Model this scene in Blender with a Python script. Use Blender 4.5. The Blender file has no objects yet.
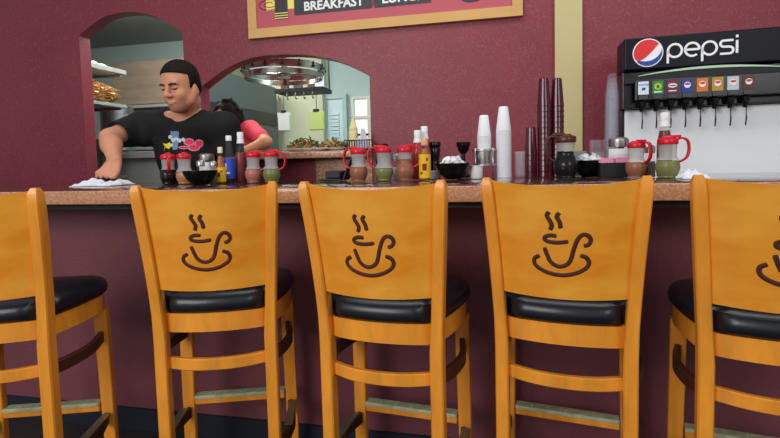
import bpy, bmesh, math, random
import numpy as np
from mathutils import Vector, Matrix, Euler
from mathutils.bvhtree import BVHTree
random.seed(7); np.random.seed(7)
PI = math.pi
SC = bpy.context.scene
COL = SC.collection

# ------------------------------------------------------------------ camera
F, CX, CY = 482.0, 390.0, 190.6
YAW, PITCH, ROLL = math.radians(12.3), math.radians(3.4), 0.0247
EYE = Vector((0, 0, 1.149))
_h = Vector((math.cos(YAW), math.sin(YAW), 0))
_f = Vector((-math.sin(YAW)*math.cos(PITCH), math.cos(YAW)*math.cos(PITCH), -math.sin(PITCH)))
_u = _h.cross(_f)
CR = _h*math.cos(ROLL) - _u*math.sin(ROLL)
CU = _h*math.sin(ROLL) + _u*math.cos(ROLL)
CF = _f
cam_d = bpy.data.cameras.new('camera'); cam = bpy.data.objects.new('camera', cam_d); COL.objects.link(cam)
cam_d.sensor_width = 36; cam_d.lens = F/780*36
cam_d.shift_y = -(219-CY)/780
cam_d.clip_start = 0.05
m = Matrix.Identity(4)
for i, v in enumerate((CR, CU, -CF)):
    for j in range(3): m[j][i] = v[j]
m.translation = EYE
cam.matrix_world = m
SC.camera = cam

def ray(px, py): return (CF*F + CR*(px-CX) - CU*(py-CY)).normalized()
def at(px, py, Y):                      # the point of the vertical plane y=Y seen at that pixel
    d = ray(px, py); return EYE + d*(Y/d.y)
def atz(px, py, Z):
    d = ray(px, py); return EYE + d*((Z-EYE.z)/d.z)
def gx(px, Y, Z):                       # x of the point (x, Y, Z) standing in image column px
    a = (px-CX)/F
    n = CR - CF*a
    return -(n.y*Y + n.z*(Z-EYE.z))/n.x

# ------------------------------------------------------------------ light
SC.view_settings.view_transform = 'Standard'; SC.view_settings.look = 'None'
SC.view_settings.gamma = 1; SC.view_settings.use_curve_mapping = False
SC.view_settings.exposure = 0.0
SC.cycles.transparent_max_bounces = 48
W = bpy.data.worlds.new('world'); SC.world = W; W.use_nodes = True
W.node_tree.nodes['Background'].inputs[0].default_value = (0.86, 0.92, 1.0, 1)
W.node_tree.nodes['Background'].inputs[1].default_value = 0.42
def area(name, loc, target, sx, sy, power, color=(1, 1, 1)):
    d = bpy.data.lights.new(name, 'AREA'); d.shape = 'RECTANGLE'; d.size = sx; d.size_y = sy; d.energy = power; d.color = color
    o = bpy.data.objects.new(name, d); COL.objects.link(o); o.location = loc
    o.rotation_euler = (Vector(target)-Vector(loc)).to_track_quat('-Z', 'Y').to_euler()
    return o
area('window_light', (-2.2, -2.6, 2.5), (-0.4, 2.0, 0.9), 2.6, 1.8, 112, (1.0, 0.97, 0.93))
area('window_light_side', (2.6, -1.6, 2.6), (0.4, 2.2, 1.0), 1.6, 1.4, 28, (1.0, 0.98, 0.95))
area('ceiling_light', (0.0, 1.9, 3.0), (0.0, 2.3, 1.0), 3.0, 0.6, 22, (1.0, 0.97, 0.92))
area('kitchen_light', (-2.9, 3.75, 2.7), (-3.1, 4.3, 0.8), 1.8, 0.7, 60, (0.95, 0.98, 0.96))
area('kitchen_light_right', (-0.9, 3.7, 2.7), (-1.2, 4.6, 0.8), 1.4, 0.7, 38, (0.88, 0.98, 1.0))

# ------------------------------------------------------------------ materials
def mat(name, color, rough=0.5, metal=0.0, noise=0.0, nscale=20.0, bump=0.0, bscale=200.0, coat=0.0, alpha=1.0, trans=0.0, spec=0.5, emit=0.0, stretch=None, ior=1.45, color2=None):
    M = bpy.data.materials.new(name); M.use_nodes = True
    nt = M.node_tree; b = nt.nodes['Principled BSDF']
    def s(k, v): b.inputs[k].default_value = v
    s('Base Color', (*color, 1)); s('Roughness', rough); s('Metallic', metal); s('Coat Weight', coat); s('Coat Roughness', 0.08)
    s('Alpha', alpha); s('Transmission Weight', trans); s('Specular IOR Level', spec); s('IOR', ior)
    if emit: s('Emission Color', (*color, 1)); s('Emission Strength', emit)
    tc = None
    if noise or bump or color2:
        tc = nt.nodes.new('ShaderNodeTexCoord'); mp = nt.nodes.new('ShaderNodeMapping'); nt.links.new(tc.outputs['Object'], mp.inputs[0])
        if stretch: mp.inputs['Scale'].default_value = stretch
    if noise or color2:
        n = nt.nodes.new('ShaderNodeTexNoise'); n.inputs['Scale'].default_value = nscale; n.inputs['Detail'].default_value = 5
        nt.links.new(mp.outputs[0], n.inputs['Vector'])
        r = nt.nodes.new('ShaderNodeValToRGB'); nt.links.new(n.outputs['Fac'], r.inputs[0])
        c2 = color2 or tuple(min(1, c*(1+noise)) for c in color)
        c1 = color if color2 else tuple(c*(1-noise) for c in color)
        r.color_ramp.elements[0].position = 0.32; r.color_ramp.elements[1].position = 0.68
        r.color_ramp.elements[0].color = (*c1, 1); r.color_ramp.elements[1].color = (*c2, 1)
        nt.links.new(r.outputs[0], b.inputs['Base Color'])
    if bump:
        n2 = nt.nodes.new('ShaderNodeTexNoise'); n2.inputs['Scale'].default_value = bscale; n2.inputs['Detail'].default_value = 3
        nt.links.new(mp.outputs[0], n2.inputs['Vector'])
        bp = nt.nodes.new('ShaderNodeBump'); bp.inputs['Strength'].default_value = bump; bp.inputs['Distance'].default_value = 0.004
        nt.links.new(n2.outputs['Fac'], bp.inputs['Height']); nt.links.new(bp.outputs[0], b.inputs['Normal'])
    return M
def srgb(r, g, b):
    return tuple(((c/255)/12.92 if c <= 10 else (((c/255)+0.055)/1.055)**2.4) for c in (r, g, b))

wood = mat('honey_wood', srgb(236, 152, 46), 0.38, noise=0.16, nscale=5, stretch=(4, 4, 1.0), coat=0.25)
panel_wood = mat('honey_plywood', srgb(232, 142, 26), 0.4, coat=0.2, nscale=7, stretch=(1, 1, 2.2), color2=srgb(244, 170, 58))
wood_dark = mat('dark_brown_wood', srgb(70, 36, 26), 0.45)  # darker brown, for the side rails of the stools
groove = mat('burnt_groove', srgb(72, 30, 18), 0.7)
vinyl = mat('black_vinyl', srgb(22, 24, 32), 0.32, bump=0.15, bscale=30, spec=0.6)
steel = mat('brushed_steel', srgb(186, 186, 182), 0.3, 1.0, noise=0.08, nscale=3, stretch=(1, 1, 20))
steel_worn = mat('worn_steel', srgb(150, 158, 158), 0.42, 1.0, noise=0.1, nscale=4)
footplate = mat('scuffed_footplate', srgb(178, 186, 150), 0.35, 0.1, noise=0.2, nscale=40)
dark_plate = mat('dark_metal_plate', srgb(104, 98, 76), 0.35, 0.4)
chrome = mat('chrome', srgb(225, 225, 225), 0.12, 1.0)
black_plastic = mat('black_plastic', srgb(14, 14, 16), 0.22)
black_matte = mat('black_matte', srgb(24, 24, 27), 0.5)
white_plastic = mat('white_plastic', srgb(240, 240, 242), 0.35)
foam = mat('white_foam', srgb(236, 238, 244), 0.55)
red_plastic = mat('red_plastic', srgb(214, 22, 44), 0.25)
brown_plastic = mat('brown_plastic', srgb(84, 40, 30), 0.3)
maroon_plastic = mat('maroon_plastic', srgb(76, 14, 32), 0.12, coat=0.3)
clear = mat('clear_plastic', srgb(214, 222, 228), 0.10, alpha=0.16)
jar_clear = mat('jar_plastic', srgb(110, 110, 110), 0.12, alpha=0.07)
clear2 = mat('thin_clear_plastic', srgb(190, 200, 214), 0.1, alpha=0.06)
frost = mat('frosted_plastic', srgb(216, 214, 212), 0.3, alpha=0.5)
glass = mat('bottle_glass', srgb(120, 130, 130), 0.05, alpha=0.10)
paper = mat('white_paper', srgb(238, 238, 240), 0.8)
cloth_white = mat('white_cloth', srgb(232, 234, 242), 0.9, bump=0.4, bscale=60)
granite = None
def make_granite(name, cols, rough, scale):
    M = mat(name, (0.4, 0.25, 0.18), rough)
    nt = M.node_tree; b = nt.nodes['Principled BSDF']
    tc = nt.nodes.new('ShaderNodeTexCoord')
    v = nt.nodes.new('ShaderNodeTexVoronoi'); v.inputs['Scale'].default_value = scale
    n = nt.nodes.new('ShaderNodeTexNoise'); n.inputs['Scale'].default_value = scale*0.4; n.inputs['Detail'].default_value = 8
    nt.links.new(tc.outputs['Object'], v.inputs['Vector']); nt.links.new(tc.outputs['Object'], n.inputs['Vector'])
    mx = nt.nodes.new('ShaderNodeMix'); mx.data_type = 'FLOAT'; mx.inputs[0].default_value = 0.55
    sp = nt.nodes.new('ShaderNodeSeparateColor'); nt.links.new(v.outputs['Color'], sp.inputs[0])
    nt.links.new(sp.outputs[0], mx.inputs[2]); nt.links.new(n.outputs['Fac'], mx.inputs[3])
    r = nt.nodes.new('ShaderNodeValToRGB'); nt.links.new(mx.outputs[0], r.inputs[0])
    e = r.color_ramp.elements; e[0].position = 0.15; e[1].position = 0.85
    e[0].color = (*cols[0], 1); e[1].color = (*cols[-1], 1)
    for k, c in enumerate(cols[1:-1]):
        x = e.new(0.15+0.7*(k+1)/(len(cols)-1)); x.color = (*c, 1)
    nt.links.new(r.outputs[0], b.inputs['Base Color'])
    return M
granite = make_granite('tan_granite', [srgb(150, 98, 70), srgb(190, 134, 100), srgb(202, 148, 112), srgb(222, 180, 144)], 0.12, 240)
granite_wall = make_granite('tan_granite_splash', [srgb(120, 76, 56), srgb(176, 124, 96), srgb(196, 150, 120), srgb(220, 186, 156)], 0.25, 130)

granite_reflect = make_granite('granite_dark_reflections', [srgb(40, 28, 24), srgb(66, 46, 40), srgb(80, 58, 48), srgb(120, 92, 76)], 0.06, 130)  # tan granite with its dark grazing reflections put into the base colour
def wall_paint(name, c, glitter=True):
    M = mat(name, c, 0.42, noise=0.10, nscale=2.0, bump=0.5, bscale=90)
    if glitter:
        nt = M.node_tree; b = nt.nodes['Principled BSDF']
        tc = nt.nodes.new('ShaderNodeTexCoord'); v = nt.nodes.new('ShaderNodeTexNoise'); v.inputs['Scale'].default_value = 105; v.inputs['Detail'].default_value = 4; v.inputs['Roughness'].default_value = 0.75
        nt.links.new(tc.outputs['Object'], v.inputs['Vector'])
        r = nt.nodes.new('ShaderNodeValToRGB'); nt.links.new(v.outputs['Fac'], r.inputs[0])
        r.color_ramp.elements[0].position = 0.55; r.color_ramp.elements[1].position = 0.72
        r.color_ramp.elements[0].color = (0, 0, 0, 1); r.color_ramp.elements[1].color = (0.68, 0.68, 0.68, 1)
        mx = nt.nodes.new('ShaderNodeMix'); mx.data_type = 'RGBA'
        old = b.inputs['Base Color'].links[0].from_socket
        nt.links.new(r.outputs[0], mx.inputs[0]); nt.links.new(old, mx.inputs[6]); mx.inputs[7].default_value = (*srgb(186, 110, 128), 1)
        nt.links.new(mx.outputs[2], b.inputs['Base Color'])
    return M
maroon = wall_paint('maroon_textured_paint', srgb(130, 45, 58))
bar_paint = wall_paint('plum_bar_paint', srgb(122, 68, 76), False)
tan_paint = mat('tan_paint', srgb(202, 186, 134), 0.5, bump=0.2, bscale=60)
teal = mat('pale_teal_paint', srgb(172, 194, 188), 0.6)
cream_green = mat('cream_green_paint', srgb(196, 200, 168), 0.6, noise=0.08, nscale=3)
ceil_mat = mat('grey_ceiling', srgb(150, 160, 155), 0.8)
tile_dark = mat('dark_floor_tile', srgb(52, 44, 44), 0.5, noise=0.15, nscale=8)
base_mat = mat('navy_rubber_base', srgb(32, 36, 50), 0.5)

# ------------------------------------------------------------------ helpers
def tag(o, label=None, cat=None, group=None, kind=None):
    if label: o['label'] = label
    if cat: o['category'] = cat
    if group: o['group'] = group
    if kind: o['kind'] = kind
    return o
def empty(name, loc, label, cat, group=None, rz=0.0):
    o = bpy.data.objects.new(name, None); COL.objects.link(o); o.location = loc; o.rotation_euler = (0, 0, rz)
    o.empty_display_size = 0.1
    return tag(o, label, cat, group)
def link(name, me, material, parent=None, smooth=False, loc=None):
    o = bpy.data.objects.new(name, me); COL.objects.link(o)
    if material: me.materials.clear(); me.materials.append(material)
    if smooth:
        for p in me.polygons: p.use_smooth = True
    if parent: o.parent = parent
    if loc is not None: o.location = loc
    return o
def obj(name, bm, material, parent=None, smooth=False, loc=None, angle=None):
    me = bpy.data.meshes.new(name)
    bmesh.ops.recalc_face_normals(bm, faces=bm.faces)
    bm.to_mesh(me); bm.free()
    o = link(name, me, material, parent, smooth, loc)
    if angle is not None:
        for p in me.polygons: p.use_smooth = True
        me.set_sharp_from_angle(angle=math.radians(angle))
    return o
def box(bm, a, b, bevel=0.0, M=None, seg=2):
    a = Vector(a); b = Vector(b)
    r = bmesh.ops.create_cube(bm, size=1)
    vs = r['verts']
    for v in vs:
        v.co = Vector([(a[i]+b[i])/2 + v.co[i]*abs(b[i]-a[i]) for i in range(3)])
    if bevel:
        es = list({e for v in vs for e in v.link_edges})
        rr = bmesh.ops.bevel(bm, geom=es, offset=bevel, segments=seg, affect='EDGES', profile=0.5)
        vs = list({v for f in rr['faces'] for v in f.verts} | {v for v in vs if v.is_valid})
    if M is not None: bmesh.ops.transform(bm, matrix=M, verts=vs)
    return vs
def boxo(name, a, b, material, parent=None, bevel=0.0):
    bm = bmesh.new(); box(bm, a, b, bevel); return obj(name, bm, material, parent)
def lathe(bm, prof, n=32, M=None, cap=True):
    rings = []
    for r, z in prof:
        rings.append([bm.verts.new((r*math.cos(2*PI*i/n), r*math.sin(2*PI*i/n), z)) for i in range(n)])
    for a, b in zip(rings, rings[1:]):
        for i in range(n): bm.faces.new((a[i], a[(i+1) % n], b[(i+1) % n], b[i]))
    if cap:
        if prof[0][0] > 1e-5: bm.faces.new(rings[0][::-1])
        if prof[-1][0] > 1e-5: bm.faces.new(rings[-1])
    vs = [v for r in rings for v in r]
    if M is not None: bmesh.ops.transform(bm, matrix=M, verts=vs)
    return vs
def lat(name, prof, material, parent=None, loc=None, n=32, M=None, cap=True, angle=40):
    bm = bmesh.new(); lathe(bm, prof, n, M, cap); return obj(name, bm, material, parent, loc=loc, angle=angle)
def catmull(pts, k=6):
    pts = [Vector(p) for p in pts]; P = [pts[0]*2-pts[1]] + pts + [pts[-1]*2-pts[-2]]; out = []
    for i in range(1, len(P)-2):
        for j in range(k):
            t = j/k
            out.append(0.5*((2*P[i]) + (-P[i-1]+P[i+1])*t + (2*P[i-1]-5*P[i]+4*P[i+1]-P[i+2])*t*t + (-P[i-1]+3*P[i]-3*P[i+1]+P[i+2])*t**3))
    out.append(pts[-1]); return out
def sweep(bm, pts, sec, up=(0, 0, 1), widths=None):
    """sweep a closed 2-D section (side, up) along pts"""
    pts = [Vector(p) for p in pts]; up = Vector(up); rings = []
    for i, p in enumerate(pts):
        t = (pts[min(i+1, len(pts)-1)] - pts[max(i-1, 0)]).normalized()
        s = t.cross(up)
        if s.length < 1e-4: s = Vector((1, 0, 0))
        s.normalize(); u = s.cross(t).normalized()
        w = widths[i] if widths else 1
        if not isinstance(w, tuple): w = (w, w)
        rings.append([bm.verts.new(p + s*a*w[0] + u*b*w[1]) for a, b in sec])
    n = len(sec)
    for a, b in zip(rings, rings[1:]):
        for i in range(n): bm.faces.new((a[i], a[(i+1) % n], b[(i+1) % n], b[i]))
    bm.faces.new(rings[0][::-1]); bm.faces.new(rings[-1])
def circ(r, n=10): return [(r*math.cos(2*PI*i/n), r*math.sin(2*PI*i/n)) for i in range(n)]
def rect(w, h, c=0.003):
    w /= 2; h /= 2
    return [(-w, -h+c), (-w+c, -h), (w-c, -h), (w, -h+c), (w, h-c), (w-c, h), (-w+c, h), (-w, h-c)]
def tube(name, pts, r, material, parent=None, n=10, up=(0, 0, 1), widths=None):
    bm = bmesh.new(); sweep(bm, pts, circ(r, n), up, widths); return obj(name, bm, material, parent, smooth=True)
def prism(bm, poly, h0, h1, M=None):
    a = [bm.verts.new((x, y, h0)) for x, y in poly]; b = [bm.verts.new((x, y, h1)) for x, y in poly]
    n = len(poly)
    bm.faces.new(a[::-1]); bm.faces.new(b)
    for i in range(n): bm.faces.new((a[i], a[(i+1) % n], b[(i+1) % n], b[i]))
    if M is not None: bmesh.ops.transform(bm, matrix=M, verts=a+b)
def dup(root, loc=None, rz=None, label=None):
    r = root.copy(); COL.objects.link(r)
    if loc is not None: r.location = loc
    if rz is not None: r.rotation_euler = (0, 0, rz)
    if label: r['label'] = label
    for ch in root.children:
        c = ch.copy(); COL.objects.link(c); c.parent = r
        for g in ch.children:
            d = g.copy(); COL.objects.link(d); d.parent = c
    return r
def struct(name, bm, material, **k):
    o = obj(name, bm, material, **k); o['kind'] = 'structure'; return o
def sbox(name, a, b, material, bevel=0.0):
    bm = bmesh.new(); box(bm, a, b, bevel); return struct(name, bm, material)
def text_mesh(s, material, name, parent=None, depth=0.002, size=1.0, bold=0.0, xs=1.0):
    cu = bpy.data.curves.new(name, 'FONT'); cu.body = s; cu.size = size; cu.extrude = depth; cu.offset = bold; cu.resolution_u = 6
    t = bpy.data.objects.new(name+'_tmp', cu); COL.objects.link(t)
    bpy.context.view_layer.update()
    me = bpy.data.meshes.new_from_object(t.evaluated_get(bpy.context.evaluated_depsgraph_get()))
    bpy.data.objects.remove(t); bpy.data.curves.remove(cu)
    if xs != 1: me.transform(Matrix.Diagonal((xs, 1, 1, 1)))
    return link(name, me, material, parent)

# ------------------------------------------------------------------ signed distance bodies
class SDF:
    def __init__(s, lo, hi, h):
        s.h = h; s.lo = np.array(lo, float); n = np.ceil((np.array(hi)-s.lo)/h).astype(int)+1
        s.ax = [s.lo[i]+h*np.arange(n[i]) for i in range(3)]; s.F = np.full(n, 0.2, np.float32)
    def _apply(s, lo, hi, fn, k, op='u'):
        pad = 0.03+k*2
        sl = []
        for i in range(3):
            a = int(max(0, math.floor((lo[i]-pad-s.lo[i])/s.h))); b = int(min(len(s.ax[i]), math.ceil((hi[i]+pad-s.lo[i])/s.h)+1))
            if b <= a: return
            sl.append(slice(a, b))
        X, Y, Z = np.meshgrid(s.ax[0][sl[0]], s.ax[1][sl[1]], s.ax[2][sl[2]], indexing='ij')
        d = fn(X, Y, Z).astype(np.float32); A = s.F[tuple(sl)]
        if op == 'u':
            if k > 0:
                h = np.clip(0.5+0.5*(A-d)/k, 0, 1); R = A*(1-h)+d*h-k*h*(1-h)
            else: R = np.minimum(A, d)
        else:
            if k > 0:
                h = np.clip(0.5-0.5*(A+d)/k, 0, 1); R = A*(1-h)+(-d)*h+k*h*(1-h)
            else: R = np.maximum(A, -d)
        s.F[tuple(sl)] = R
    def cap(s, a, b, ra, rb, k=0.02, op='u', flat=None):
        a = np.array(a, float); b = np.array(b, float); ba = b-a; L = ba.dot(ba) or 1e-9
        def fn(X, Y, Z):
            px, py, pz = X-a[0], Y-a[1], Z-a[2]
            t = np.clip((px*ba[0]+py*ba[1]+pz*ba[2])/L, 0, 1)
            dx, dy, dz = px-ba[0]*t, py-ba[1]*t, pz-ba[2]*t
            if flat is not None:
                n, f = flat; n = np.array(n, float); n /= np.linalg.norm(n)
                dn = dx*n[0]+dy*n[1]+dz*n[2]
                dx, dy, dz = dx+n[0]*dn*(f-1), dy+n[1]*dn*(f-1), dz+n[2]*dn*(f-1)
            return np.sqrt(dx*dx+dy*dy+dz*dz)-(ra+(rb-ra)*t)
        r = max(ra, rb); s._apply(np.minimum(a, b)-r, np.maximum(a, b)+r, fn, k, op)
    def ell(s, c, r, R=None, k=0.02, op='u'):
        c = np.array(c, float); r = np.array(r, float); R = np.eye(3) if R is None else np.array(R)
        def fn(X, Y, Z):
            q = [X-c[0], Y-c[1], Z-c[2]]
            l = [q[0]*R[0][i]+q[1]*R[1][i]+q[2]*R[2][i] for i in range(3)]
            k0 = np.sqrt(sum((l[i]/r[i])**2 for i in range(3))); k1 = np.sqrt(sum((l[i]/r[i]**2)**2 for i in range(3)))+1e-9
            return k0*(k0-1)/k1
        m_ = r.max(); s._apply(c-m_, c+m_, fn, k, op)
    def cut(s, p, n):
        p = np.array(p, float); n = np.array(n, float); n /= np.linalg.norm(n)
        X, Y, Z = np.meshgrid(*s.ax, indexing='ij')
        s.F = np.maximum(s.F, ((X-p[0])*n[0]+(Y-p[1])*n[1]+(Z-p[2])*n[2]).astype(np.float32))
    def mesh(s, name, material, parent=None, loc=None):
        Fv = s.F; ins = Fv < 0; nx, ny, nz = Fv.shape
        c = [ins[i:nx-1+i, j:ny-1+j, k:nz-1+k] for i in (0, 1) for j in (0, 1) for k in (0, 1)]
        any_ = np.logical_or.reduce(c); all_ = np.logical_and.reduce(c); mask = any_ & ~all_
        I, J, K = np.nonzero(mask); N = len(I)
        idx = -np.ones(mask.shape, np.int64); idx[I, J, K] = np.arange(N)
        acc = np.zeros((N, 3)); cnt = np.zeros(N)
        corners = [(i, j, k) for i in (0, 1) for j in (0, 1) for k in (0, 1)]
        for a in corners:
            for ax in range(3):
                if a[ax] == 0:
                    b = list(a); b[ax] = 1
                    fa = Fv[I+a[0], J+a[1], K+a[2]]; fb = Fv[I+b[0], J+b[1], K+b[2]]
                    x = (fa < 0) != (fb < 0); t = np.where(x, fa/(fa-fb+1e-12), 0)
                    p = np.tile(np.array(a, float), (N, 1)); p[:, ax] += t
                    acc[x] += p[x]; cnt[x] += 1
        V = (acc/cnt[:, None] + np.stack([I, J, K], 1))*s.h + s.lo
        if loc is not None: V = V - np.array(loc)
        quads = []
        for ax in range(3):
            sa = [slice(1, -1)]*3; sa[ax] = slice(0, -1); sb = [slice(1, -1)]*3; sb[ax] = slice(1, None)
            A = ins[tuple(sa)]; B = ins[tuple(sb)]
            P = np.argwhere(A != B)
            off = np.ones(3, int); off[ax] = 0
            P0 = P + off; flip = A[tuple(P.T)]
            u, v = (ax+1) % 3, (ax+2) % 3
            def g(du, dv):
                q = P0.copy(); q[:, u] -= du; q[:, v] -= dv; return idx[q[:, 0], q[:, 1], q[:, 2]]
            Q = np.stack([g(1, 1), g(0, 1), g(0, 0), g(1, 0)], 1)
            Q[~flip] = Q[~flip][:, ::-1]
            quads.append(Q)
        Q = np.concatenate(quads); Q = Q[(Q >= 0).all(1)]
        me = bpy.data.meshes.new(name); me.from_pydata(V.tolist(), [], Q.tolist()); me.update()
        o = link(name, me, material, parent, smooth=True, loc=None)
        return o, V, Q

# ================================================================== THE SETTING
CT = 1.07                                   # bar top height
WY, WT = 3.10, 0.10                         # wall with the arches
sbox('floor', (-7, -4, -0.05), (5, 6.2, 0), tile_dark)

def wall_with_arches():
    x0, x1, z0, z1 = -6.5, 4.5, 0.0, 3.3
    def arch(pts_px, zlow):
        P = catmull([at(x, y, WY) for x, y in pts_px], 5)
        pts = [(p.x, p.z) for p in P]
        return [(pts[0][0], zlow)] + pts + [(pts[-1][0], zlow)]
    a1 = arch([(79, 36), (84, 31), (92.5, 24.5), (102.5, 17.6), (117.6, 12.8), (135, 12), (153, 16), (170, 24.3), (182.5, 33.5)], 0.0)
    p2 = [(201.5, 87), (218, 74), (234, 64.5), (251, 58), (272, 55), (300, 54.5), (321, 57), (337, 60.5), (355, 68), (369.5, 76)]
    zl = 0.045 + at(300, 151.6, WY-0.14).z-0.045
    a2 = arch(p2, zl)
    bm = bmesh.new()
    def strip(y):
        V = {}
        def v(x, z):
            k = (round(x, 5), round(z, 5))
            if k not in V: V[k] = bm.verts.new((x, y, z))
            return V[k]
        fs = []
        def quad(p): fs.append(bm.faces.new([v(*q) for q in p]))
        L1, R1 = a1[0][0], a1[-1][0]; L2, R2 = a2[0][0], a2[-1][0]
        quad([(x0, z0), (L1, z0), (L1, z1), (x0, z1)])
        for pts, lo in ((a1, None), (a2, zl)):
            top = pts[1:-1]
            for p, q in zip(top, top[1:]): quad([p, q, (q[0], z1), (p[0], z1)])
        quad([(R1, z0), (L2, z0), (L2, z1), (R1, z1)])
        quad([(L2, z0), (R2, z0), (R2, zl), (L2, zl)])
        quad([(R2, z0), (x1, z0), (x1, z1), (R2, z1)])
        return fs
    strip(WY); strip(WY+WT)
    for pts in (a1, a2):
        loop = pts if pts is a1 else pts+[pts[0]]
        for p, q in zip(loop, loop[1:]):
            bm.faces.new([bm.verts.new(c) for c in ((p[0], WY, p[1]), (q[0], WY, q[1]), (q[0], WY+WT, q[1]), (p[0], WY+WT, p[1]))])
    return struct('wall_back', bm, maroon), zl, a2
wall, ZL, A2 = wall_with_arches()
# tan pilaster
xa, xb = gx(555, WY-0.03, 1.8), gx(582.5, WY-0.03, 1.8)
sbox('trim_1', (xa, WY-0.03, 0), (xb, WY, 3.3), tan_paint, 0.002)
# granite splash on the right below the hatch
xs0, xs1 = gx(316, WY-0.015, 1.1), gx(372, WY-0.015, 1.1)
sbox('trim_2', (xs0, WY-0.015, 0.9), (xs1, WY, ZL-0.045), granite_wall)
# kitchen shell
sbox('wall_kitchen_far', (-6.5, 5.7, 0), (4.5, 5.8, 2.8), teal)
sbox('wall_kitchen_left', (-6.5, 3.2, 0), (-6.4, 5.7, 2.8), teal)
xr = gx(344, 5.7, 1.6)
sbox('ceiling', (-6.5, WY+WT, 2.8), (4.5, 5.8, 2.85), ceil_mat)
sbox('wall_kitchen_partition', (gx(277, 5.6, 1.5), 5.55, 0), (gx(325, 5.6, 1.5), 5.7, 2.8), cream_green)
sbox('wall_kitchen_right', (xr+1.4, 3.2, 0), (xr+1.5, 5.7, 2.8), teal)

# ------------------------------------------------------------------ the bar
def rounded_slab(name, a, b, material, parent=None, bev=0.012):
    bm = bmesh.new(); box(bm, a, b, bev, seg=3); return obj(name, bm, material, parent, angle=40)
EDGE, BACK, FACE = 1.50, 2.22, 1.78
bar_top = empty('bar_countertop', (0, EDGE, CT), 'long bar top with dark polished surface and tan speckled granite edge', 'countertop')
rounded_slab('top_surface', (-6, 0.012, -0.030), (4, BACK-EDGE, 0), granite_reflect, bar_top, bev=0.003)  # same granite as the edge, darkened in colour to imitate reflections
rounded_slab('edge_band', (-6, 0.0, -0.051), (4, 0.0118, -0.0005), granite, bar_top, bev=0.004)
bar = empty('bar_counter', (0, FACE, 0), 'plum painted bar front panel under the granite top, with navy base', 'bar')
boxo('front_panel', (-6, 0, 0.0), (4, 0.12, CT-0.053), bar_paint, bar)
boxo('kick_board', (-6, -0.014, 0.0), (4, 0.0, 0.096), base_mat, bar)
boxo('sub_top', (-6, -0.24, CT-0.072), (4, 0.12, CT-0.053), black_matte, bar)
# low counter along the back wall, carrying the drink machine
bc = empty('back_counter', (2.0, 2.9, 0), 'low counter along the maroon wall under the drink machine', 'counter')
boxo('cabinet', (-2.4, -0.18, 0), (1.8, 0.16, 0.86), black_matte, bc)
boxo('worktop', (-2.44, -0.22, 0.86), (1.84, 0.16, 0.90), steel_worn, bc)
# ledge of the hatch
lx0, lx1 = gx(214, WY, ZL), gx(372, WY, ZL)
ledge = rounded_slab('pass_through_ledge', (A2[0][0]+0.005, WY-0.14, ZL-0.045), (A2[-1][0]-0.002, WY+0.20, ZL), granite_wall, bev=0.006)
tag(ledge, 'tan granite ledge in the arched hatch to the kitchen', 'shelf')

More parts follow.
